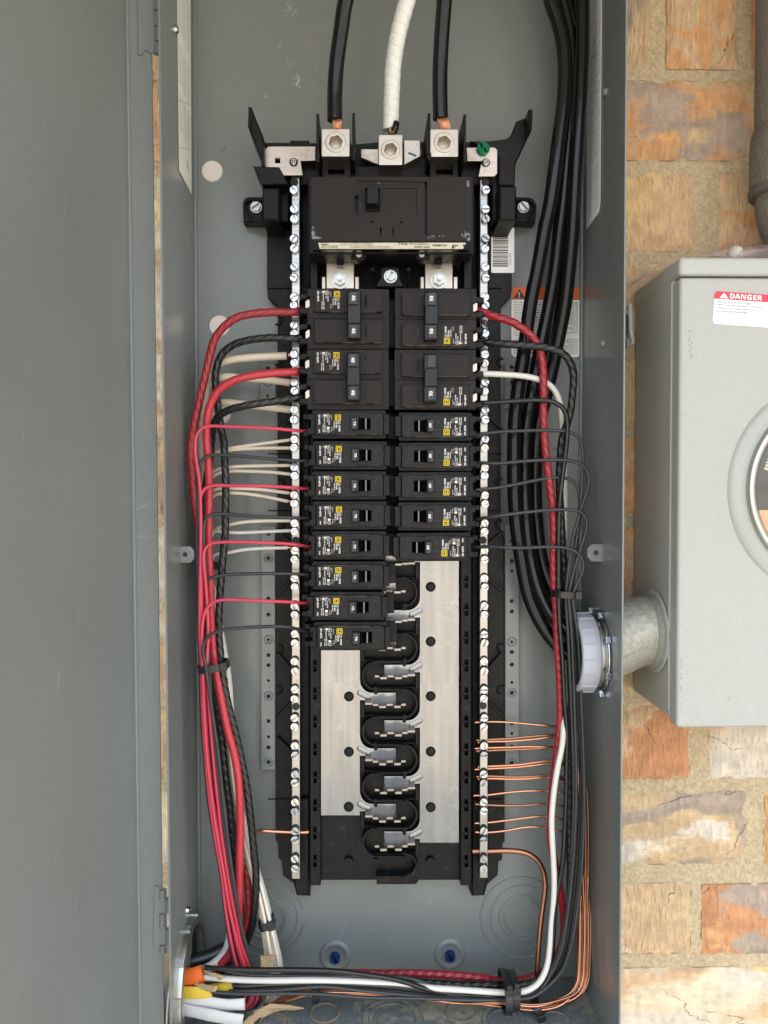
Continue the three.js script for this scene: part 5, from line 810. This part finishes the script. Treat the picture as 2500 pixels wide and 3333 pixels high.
// ---------- lower left: entry ring, cable jackets, scraps of paper ----------
{
  const c = P(606, 3172, 0.056), ringT = thing('conduit_ring', 'large shiny metal ring nut on the left wall where cables enter', 'ring nut', V(LX, c.y, 0.056));
  const R = 0.0385;
  part(ringT, 'ring_nut', lathe([[R, 0.0002], [R + 0.006, 0.0002], [R + 0.0068, 0.001], [R + 0.0068, 0.0072], [R + 0.0055, 0.0082], [R + 0.001, 0.0084], [R, 0.0074], [R, 0.0002]], 64).rotateZ(-Math.PI / 2).translate(LX, c.y, 0.056), M.zincDull);
  for (let i = 0; i < 10; i++) { const a = i / 10 * 6.283 + 0.2; part(ringT, 'lug_notch', new RoundedBoxGeometry(0.0078, 0.0026, 0.007, 2, 0.0006).translate(0.004, R + 0.0072, 0).rotateX(a).translate(LX, c.y, 0.056), M.zincDull); }
  part(ringT, 'throat', cyl(R - 0.0004, 0.0012, 48).rotateY(Math.PI / 2).translate(LX + 0.0008, c.y, 0.056), std(lin(0.008, 0.008, 0.008), 0.6));
  const nip = thing('conduit_nipple', 'short metal conduit on the outside of the box at the lower left', 'conduit', V(LX - 0.012, c.y, 0.056));
  part(nip, 'nipple_body', lathe([[0.036, 0], [0.041, 0], [0.0415, 0.004], [0.0415, 0.018], [0.038, 0.02], [0.036, 0.05], [0.03, 0.05]], 48).rotateZ(Math.PI / 2).translate(LX - T - 0.0003, c.y - 0.02, 0.056), M.zincDull);
}
function jacket(name, label, mat, pts, r, fl) { solo(name, cable(pts, r, { rad: 22, flatten: fl, noise: 0.03, up: V(0, 0, 1) }), mat, label, 'cable jacket'); }
jacket('orange_jacket', 'orange cable jacket in the ring nut at the lower left', M.orange, [[560, 3185, 0.062], [610, 3180, 0.066], [640, 3174, 0.068], [662, 3168, 0.068]], 0.0037, 2.05);
jacket('yellow_jacket', 'yellow cable jacket below the orange one, split open at its end', M.yellow, [[560, 3236, 0.066], [610, 3232, 0.07], [650, 3231, 0.072], [690, 3228, 0.072]], 0.0023, 2.5);
jacket('yellow_jacket', 'yellow cable jacket end under the white wire beside the brown paper', M.yellow, [[640, 3226, 0.055], [705, 3217, 0.06], [735, 3212, 0.063], [757, 3207, 0.063]], 0.0022, 2.0);
jacket('yellow_jacket', 'yellow cable jacket showing between the two white sheaths', M.yellow, [[560, 3270, 0.06], [630, 3273, 0.064], [680, 3279, 0.066], [720, 3284, 0.066]], 0.002, 1.5);
jacket('white_jacket', 'upper white cable sheath at the bottom left with a cut end', M.sheath, [[560, 3252, 0.066], [620, 3259, 0.07], [680, 3264, 0.073], [740, 3270, 0.074], [797, 3268, 0.074]], 0.0021, 2.4);
jacket('white_jacket', 'lower white cable sheath at the bottom left with a cut end', M.sheath, [[560, 3278, 0.07], [622, 3291, 0.074], [680, 3303, 0.078], [740, 3314, 0.08], [790, 3322, 0.08]], 0.0021, 2.5);
jacket('grey_jacket', 'pale cable sheath slanting into the ring nut behind the pink wires', M.sheath, [[760, 2960, 0.03], [748, 3060, 0.034], [730, 3105, 0.038], [700, 3135, 0.042], [660, 3158, 0.048], [600, 3175, 0.05]], 0.0034, 1.2);
jacket('black_jacket', 'thick black cable sheath deep inside the ring nut', M.tie, [[760, 3080, 0.024], [700, 3110, 0.03], [640, 3130, 0.036], [575, 3150, 0.04]], 0.0062, 1.2);
function paper(label, pts, z, tilt, bend, sd) {           // torn scrap of stiff paper with a fold
  const g0 = ext(pts, z, z + 0.00035, { b: 0, at: z }), p = g0.attributes.position; g0.computeBoundingBox(); const b = g0.boundingBox, w = b.max.x - b.min.x, h = b.max.y - b.min.y;
  for (let i = 0; i < p.count; i++) { const u = (p.getX(i) - b.min.x) / w, v = (p.getY(i) - b.min.y) / h; p.setZ(i, p.getZ(i) + tilt * (u - 0.5) + bend * Math.abs(v - 0.5) + 0.0015 * Math.sin(u * 5 + sd)); }
  g0.computeVertexNormals(); solo('paper_scrap', g0, M.kraft, label, 'paper scrap');
}
const torn = (q, n = 5) => { const o = []; q.forEach((a, i) => { const b = q[(i + 1) % q.length]; for (let k = 0; k < n; k++) { const t = k / n; o.push([a[0] + (b[0] - a[0]) * t + rr(-2, 2), a[1] + (b[1] - a[1]) * t + rr(-2, 2)]); } }); return o; };
paper('scrap of brown paper leaning on the white wires', torn([[846, 3115], [868, 3108], [902, 3096], [890, 3120], [882, 3146], [848, 3148]]), 0.068, 0.01, 0.004, 1);
paper('long torn strip of brown paper lying on the box bottom', torn([[846, 3276], [880, 3260], [985, 3286], [988, 3293], [900, 3296], [846, 3306], [812, 3322], [790, 3326], [790, 3312]]), 0.062, -0.01, 0.006, 2);
paper('crumpled brown paper just above the white wire at the ring nut', torn([[664, 3163], [706, 3162], [735, 3164], [736, 3172], [720, 3178], [672, 3172]]), 0.07, 0.004, 0.006, 3);
paper('crumpled brown paper between the white wire and yellow jacket', torn([[632, 3210], [660, 3196], [712, 3199], [706, 3216], [668, 3216]]), 0.073, 0.003, 0.006, 4);
paper('scrap of brown paper behind the orange jacket', torn([[668, 3155], [690, 3134], [712, 3128], [714, 3144], [690, 3146], [672, 3162]]), 0.07, 0.003, 0.006, 5);

// ---------- right wall: plastic bushing, ring nut, elbow ----------
{
  const y = P(1930, 2122, 0.058).y, z = 0.058, R = 0.0325;
  const t = thing('conduit_bushing', 'white plastic bushing with a steel ring nut on the right wall', 'bushing', V(RX, y, z));
  const at = (g) => g.rotateZ(Math.PI / 2).translate(RX, y, z);
  part(t, 'bushing', at(lathe([[R - 0.005, 0.0055], [R - 0.005, 0.021], [R - 0.0035, 0.0225], [R - 0.001, 0.0225], [R + 0.0008, 0.021], [R + 0.0012, 0.012], [R + 0.0012, 0.0078], [R - 0.001, 0.0062], [R - 0.005, 0.0055]], 64)), M.nylon);
  for (let i = 0; i < 16; i++) { const a = i / 16 * 6.2832; part(t, 'bushing_rib', new RoundedBoxGeometry(0.0125, 0.0016, 0.0013, 1, 0.0004).translate(-0.0145, R + 0.0012, 0).rotateX(a).translate(RX, y, z), M.nylon); }
  part(t, 'bushing_thread', at(lathe([[R - 0.004, 0.003], [R - 0.0006, 0.003], [R - 0.0014, 0.0038], [R - 0.0006, 0.0046], [R - 0.0014, 0.0054], [R - 0.0006, 0.0062], [R - 0.004, 0.0064]], 64)), M.zincDull);
  part(t, 'ring_nut', at(lathe([[R - 0.002, 0.0002], [R + 0.0035, 0.0002], [R + 0.0042, 0.001], [R + 0.0042, 0.0022], [R + 0.0034, 0.003], [R - 0.002, 0.003]], 64)), M.zinc);
  for (let i = 0; i < 8; i++) { const a = i / 8 * 6.2832 + 0.33; part(t, 'nut_lug', new RoundedBoxGeometry(0.0046, 0.006, 0.0065, 2, 0.0008).translate(-0.0024, R + 0.004, 0).rotateX(a).translate(RX, y, z), M.zinc); }
  part(t, 'bushing_throat', cyl(R - 0.0055, 0.001, 40).rotateY(Math.PI / 2).translate(RX - 0.0012, y, z), std(lin(0.01, 0.01, 0.01), 0.7));
  const e = thing('conduit_elbow', 'cast metal conduit elbow between the panel and the meter box', 'conduit elbow', P(2080, 2090, 0.045));
  const a = V(RX + T + 0.0004, P(2030, 2106, 0.06).y, 0.05), b = P(2150, 2052, 0.05); b.x = P(2185, 1500, 0.084).x - 0.002;
  const axis = [a, V(a.x + 0.008, a.y + 0.001, 0.05), V((a.x + b.x) / 2, (a.y + b.y) / 2 + 0.002, 0.05), V(b.x - 0.01, b.y, 0.05), V(b.x, b.y, 0.05)];
  part(e, 'elbow_body', cable(axis, 0.0295, { rad: 56, world: true, step: 0.004, up: V(0, 0, 1) }), M.cast);
  part(e, 'elbow_cover', cable(axis.slice(0, 4), 0.0299, { rad: 56, world: true, step: 0.004, up: V(0, 0, 1), arc: [0.25, 2.4], cap: false }), M.cast);
  part(e, 'elbow_lip', lathe([[0.028, 0], [0.0318, 0], [0.0323, 0.0015], [0.0318, 0.005], [0.0296, 0.0056]], 56).rotateZ(Math.PI / 2).translate(b.x, b.y, 0.05), M.cast);
  part(e, 'elbow_washer', lathe([[0.027, 0], [0.0352, 0.0003], [0.036, 0.0012], [0.034, 0.0022], [0.027, 0.0022]], 56).rotateZ(Math.PI / 2).translate(b.x + 0.0016, b.y, 0.05), M.meter);
}

// ---------- meter box, hasp, bag, pipe ----------
{
  const fz = 0.1, X0 = P(2209, 1500, fz).x, XB = P(2185, 1500, 0.084).x, x1 = X0 + 0.31, yT = P(2300, 836, fz).y, yL = P(2300, 897, fz).y, yB = P(2300, 2369, fz).y;
  const t = thing('meter_box', 'pale grey electric meter box with a round glass meter and danger label', 'meter box', V((X0 + x1) / 2, yB, ZB + 0.001));
  part(t, 'body', box(XB, x1 - 0.003, yB + 0.004, yL + 0.004, ZB + 0.002, 0.0845, 0.002), M.meter);
  part(t, 'top_cap', box(X0 - 0.0012, x1 + 0.001, yL, yT, ZB + 0.002, fz + 0.0012, 0.0035), M.meter);
  const front = canvasTex(820, 1000, (g, w, h) => {      // grey paint with rubbed spots, specks and pencil-like scuffs
    g.fillStyle = '#a2a29c'; g.fillRect(0, 0, w, h);
    for (let i = 0; i < 5200; i++) { g.globalAlpha = 0.04 + 0.05 * rnd(); g.fillStyle = rnd() > 0.5 ? '#bdbdb6' : '#8f918b'; const r = 1 + 7 * rnd() * rnd(); g.beginPath(); g.ellipse(w * rnd(), h * rnd(), r * 1.4, r, rnd() * 3, 0, 7); g.fill(); }
    const scuff = (x, y, dx, dy, n, c) => { g.fillStyle = c; g.strokeStyle = c; for (let i = 0; i < n; i++) { g.globalAlpha = 0.2 + 0.5 * rnd(); g.lineWidth = 0.6 + 1.2 * rnd(); const px = x + dx * (rnd() - 0.5), py = y + dy * (rnd() - 0.5); g.beginPath(); g.moveTo(px, py); g.lineTo(px + 5 * (rnd() - 0.5), py + 9 * (rnd() - 0.5)); g.stroke(); } };
    scuff(24, 150, 12, 60, 34, '#4d4d4a'); scuff(9, 905, 4, 120, 40, '#55564f'); scuff(8, 250, 3, 120, 12, '#777'); scuff(110, 935, 5, 5, 4, '#3a3a38'); scuff(190, 430, 6, 3, 2, '#555'); scuff(90, 330, 2, 2, 2, '#666'); scuff(26, 6, 30, 3, 8, '#666');
    for (let i = 0; i < 40; i++) scuff(w * rnd(), h * rnd(), 3, 3, 1, '#6e6f6a'); for (let i = 0; i < 14; i++) scuff(w * rnd(), h * rnd(), 26, 6, 5, '#c9c9c2');
  });
  part(t, 'front_cover', planar(box(X0, x1, yB, yL - 0.0012, 0.0848, fz, 0.0028), X0, x1, yB, yL), std(0xffffff, 0.4, 0, { map: front, bumpMap: peel, bumpScale: 0.00006 }));
  part(t, 'cover_flange', box(XB - 0.0012, XB + 0.004, yB + 0.01, yL - 0.002, 0.081, 0.0846, 0.0005), M.meter);
  const c = P(2742, 1590, 0.106), k = K(fz), at = (g) => g.rotateX(Math.PI / 2).translate(c.x, c.y, fz);
  part(t, 'meter_collar', at(lathe([[0.0905, -0.001], [0.0898, 0.001], [0.087, 0.0028], [0.082, 0.004], [0.076, 0.0044]], 96)), M.meter);
  part(t, 'ring', at(lathe([[0.0772, 0.0035], [0.077, 0.0075], [0.0757, 0.009], [0.0738, 0.0092], [0.0728, 0.0084], [0.0712, 0.0074], [0.0698, 0.0062], [0.0696, 0.001]], 96)), M.zincDull);
  const face = canvasTex(1024, 1024, (g, w, h) => {
    g.fillStyle = '#3a332b'; g.fillRect(0, 0, w, h); for (let i = 0; i < 4000; i++) { g.globalAlpha = 0.1; g.fillStyle = rnd() > 0.5 ? '#6a5f52' : '#1d1914'; g.fillRect(w * rnd(), h * rnd(), 2, 2); } g.globalAlpha = 1;
    g.fillStyle = '#c09a70'; g.fillRect(0, 640, w, 240); g.fillStyle = '#e3cda4'; g.font = 'bold 34px sans-serif';
    g.save(); g.translate(74, 408); g.rotate(-1.25); g.fillText('REM', 0, 0); g.restore(); g.font = 'bold 40px sans-serif'; g.fillText('Fa', 84, 622);
    g.fillStyle = '#241f1a'; for (const [x, y] of [[122, 700], [122, 776]]) { g.beginPath(); for (let i = 0; i < 10; i++) { const a = i * Math.PI / 5 - Math.PI / 2, r = i % 2 ? 12 : 30; g.lineTo(x + r * Math.cos(a), y + r * Math.sin(a)); } g.fill(); }
  });
  const R = 0.0694; part(t, 'dial_face', planarSelf(cyl(R, 0.003, 72).translate(c.x, c.y, fz + 0.0022)), std(0xffffff, 0.4, 0, { map: face }));
  part(t, 'glass', at(lathe([[0.0001, 0.015], [0.03, 0.0145], [0.055, 0.012], [0.065, 0.0085], [0.0692, 0.0055]], 72)), new THREE.MeshPhysicalMaterial({ color: 0xffffff, roughness: 0.03, transmission: 1, thickness: 0, ior: 1.45, side: THREE.DoubleSide }));
  const dz = canvasTex(1024, 512, (g, w, h) => {
    g.fillStyle = '#ecebea'; g.fillRect(0, 0, w, h); g.fillStyle = '#cf2b3f'; g.fillRect(0, 0, 742, 118); g.fillStyle = '#333'; g.fillRect(0, 116, 742, 5); g.fillRect(740, 0, 6, h);
    g.fillStyle = '#f2eeee'; g.beginPath(); g.moveTo(118, 18); g.lineTo(172, 104); g.lineTo(64, 104); g.fill(); g.fillStyle = '#cf2b3f'; g.font = 'bold 66px sans-serif'; g.fillText('!', 106, 98);
    g.fillStyle = '#f4f1f0'; g.font = 'bold 108px sans-serif'; g.save(); g.scale(0.93, 1); g.fillText('DANGER', 196, 98); g.restore();
    g.fillStyle = '#222'; g.font = 'bold 40px sans-serif'; ['Hazardous Voltage.', 'Will cause death, serious', 'injury or substantial', 'property damage.'].forEach((s, i) => { g.save(); g.translate(44, 174 + i * 48); g.scale(1.16, 1); g.fillText(s, 0, 0); g.restore(); });
    g.fillStyle = '#555'; g.font = '34px sans-serif'; ['Turn off power supplying this', 'equipment before working inside.'].forEach((s, i) => g.fillText(s, 44, 376 + i * 42));
    g.fillStyle = '#1c1c1c'; g.beginPath(); g.moveTo(770, 40); g.lineTo(800, 40); g.lineTo(940, 170); g.lineTo(900, 200); g.fill(); g.fillStyle = '#777'; g.font = '24px sans-serif'; g.fillText('REV', 780, 470);
  });
  const dp = [[2331, 952], [2600, 971], [2595, 1083], [2318, 1056]].map(([x, y]) => P(x, y, fz));
  const u = dp[1].clone().sub(dp[0]), ang = Math.atan2(u.y, u.x), w = u.length(), h = 0.0262;
  const lab = planarSelf(new THREE.ExtrudeGeometry(toShape(rect(0, 0, w, h, 0.003)), { depth: 0.0003, bevelEnabled: false }));
  lab.translate(0, -h, 0).rotateZ(ang).translate(dp[0].x - 0.0012, dp[0].y + 0.0012, fz + 0.0001);
  part(t, 'danger_label', lab, std(0xffffff, 0.4, 0, { map: dz }), 'white and red DANGER label stuck on at a slight slant');
  // hasp of the panel seen between the boxes
  const hp = thing('cover_hasp', 'bright steel latch plate between the panel and meter box', 'latch', P(2045, 1066, 0.03));
  const hz = 0.024;
  part(hp, 'hasp_plate', ext([[2005, 1030], [2030, 1008], [2043, 1003], [2047, 1060], [2043, 1128], [2026, 1146], [2005, 1160], [2005, 1122], [2028, 1118], [2031, 1084], [2026, 1046], [2005, 1040]], hz, hz + 0.002, { b: 0.0004 }), std(lin(0.1, 0.11, 0.12), 0.35, 0.3));
  part(hp, 'hasp_edge', cable([[2050, 990, hz + 0.006], [2053, 1030, hz + 0.007], [2054, 1085, hz + 0.007], [2060, 1106, hz + 0.006], [2058, 1116, hz + 0.004]], 0.0021, { rad: 14 }), M.meter);
  part(hp, 'hasp_tab', bar(2038, 1006, 2044, 1024, hz + 0.002, hz + 0.006, 0), M.zinc); part(hp, 'hasp_tab', bar(2041, 1102, 2047, 1128, hz + 0.002, hz + 0.006, 0), M.zinc);
  part(hp, 'hasp_root', box(RX + T + 0.0003, P(2030, 1080, hz).x, P(2030, 1140, hz).y, P(2030, 1010, hz).y, hz - 0.0015, hz - 0.0002), M.paint);
  // clear plastic bag lying on the box
  const sheet = (fn, n, m, mat, parent, name) => { const pos = [], uv = [], idx = []; for (let i = 0; i <= n; i++) for (let j = 0; j <= m; j++) { const p = fn(i / n, j / m); pos.push(p.x, p.y, p.z); uv.push(i / n * 0.2, j / m * 0.1); } for (let i = 0; i < n; i++) for (let j = 0; j < m; j++) { const a = i * (m + 1) + j, b = a + m + 1; idx.push(a, b, a + 1, b, b + 1, a + 1); } const g = new THREE.BufferGeometry(); g.setAttribute('position', new THREE.Float32BufferAttribute(pos, 3)); g.setAttribute('uv', new THREE.Float32BufferAttribute(uv, 2)); g.setIndex(idx); g.computeVertexNormals(); return part(parent, name, g, mat); };
  const bag = thing('plastic_bag', 'crumpled clear plastic bag with pink paper on top of the meter box', 'plastic bag', V(X0 + 0.1, yT + 0.002, 0.03));
  const film = new THREE.MeshPhysicalMaterial({ color: lin(0.95, 0.9, 0.87), roughness: 0.22, transmission: 0.8, thickness: 0, ior: 1.5, side: THREE.DoubleSide });
  const xs = X0 - 0.0125, xe = X0 + 0.24, hump = (s) => 0.004 + 0.031 * Math.pow(Math.sin(Math.min(1, s * 1.25) * Math.PI / 2), 1.3);
  sheet((a, b) => { const s = a, cr = (fbm(a, b, 9, 3, 5) - 0.5) * 0.007 + (vnoise(a * 30 + b * 12, b * 9, 4, 90) - 0.5) * 0.0025, x = xs - 0.02 * (1 - b) * (1 - a) + (xe - xs) * a, H = hump(s) * Math.sin(Math.PI * (0.12 + 0.83 * b)); return V(x, yT + 0.0016 + Math.max(0, H + cr) - (s < 0.08 ? (0.08 - s) * 0.24 * (1 - b * 0.6) : 0), 0.004 + 0.082 * b + cr * 0.5); }, 46, 22, film, bag, 'film');
  const pinkM = std(lin(0.62, 0.22, 0.26), 0.6), lilac = std(lin(0.72, 0.62, 0.66), 0.55);
  for (let q = 0; q < 3; q++) sheet((a, b) => V(X0 + 0.032 + 0.008 * q + 0.2 * a, yT + 0.002 + 0.031 * Math.pow(a, 0.4) * (1 - 0.22 * q) + 0.0022 * Math.sin(b * 9 + q * 2 + a * 14), 0.008 + q * 0.014 + 0.05 * b), 20, 10, q === 1 ? pinkM : lilac, bag, 'folded_paper');
  const kn = new THREE.IcosahedronGeometry(0.0066, 3), kp = kn.attributes.position; for (let i = 0; i < kp.count; i++) { const f = 1 + 0.3 * (fbm(kp.getX(i) * 40 + 0.5, kp.getY(i) * 40 + 0.5, 4, 3, 7) - 0.5); kp.setXYZ(i, kp.getX(i) * f, kp.getY(i) * f, kp.getZ(i) * f); } kn.computeVertexNormals();
  put(bag, 'bag_knot', kn, std(lin(0.46, 0.43, 0.37), 0.45), P(2393, 826, 0.078));
  // pipe with coupling and bend at the top right
  const pipeMat = std(0xffffff, 0.85, 0, { map: sand(0.44, 0.415, 0.375, 91), bumpMap: dataTex(256, 256, (a, b) => fbm(a, b, 14, 4, 18), { rep: 9 }), bumpScale: 0.0012 });
  const pz = 0.034, px = P(2467, 200, pz).x + 0.0235, pp = thing('conduit_pipe', 'weathered grey conduit pipe with a coupling at the upper right', 'pipe', V(px, P(2467, 640, pz).y, pz));
  const yc0 = P(2467, 412, pz).y, yc1 = P(2467, 640, pz).y;
  part(pp, 'pipe_length', new THREE.CylinderGeometry(0.0235, 0.0235, 0.3, 40).translate(px, yc0 + 0.15, pz), pipeMat);
  part(pp, 'coupling', lathe([[0.022, yc1], [0.0262, yc1], [0.028, yc1 + 0.0015], [0.0285, yc1 + 0.006], [0.0272, yc1 + 0.009], [0.0272, yc0 - 0.014], [0.0262, yc0 - 0.006], [0.0235, yc0], [0.022, yc0]], 44).translate(px, 0, pz), pipeMat);
  part(pp, 'pipe_bend', cable([V(px, yc1 + 0.005, pz), V(px + 0.001, yc1 - 0.012, pz), V(px + 0.009, yc1 - 0.034, pz), V(px + 0.03, yc1 - 0.052, pz), V(px + 0.07, yc1 - 0.06, pz)], 0.0228, { world: true, rad: 36 }), pipeMat);
}
renderer.render(scene, camera);
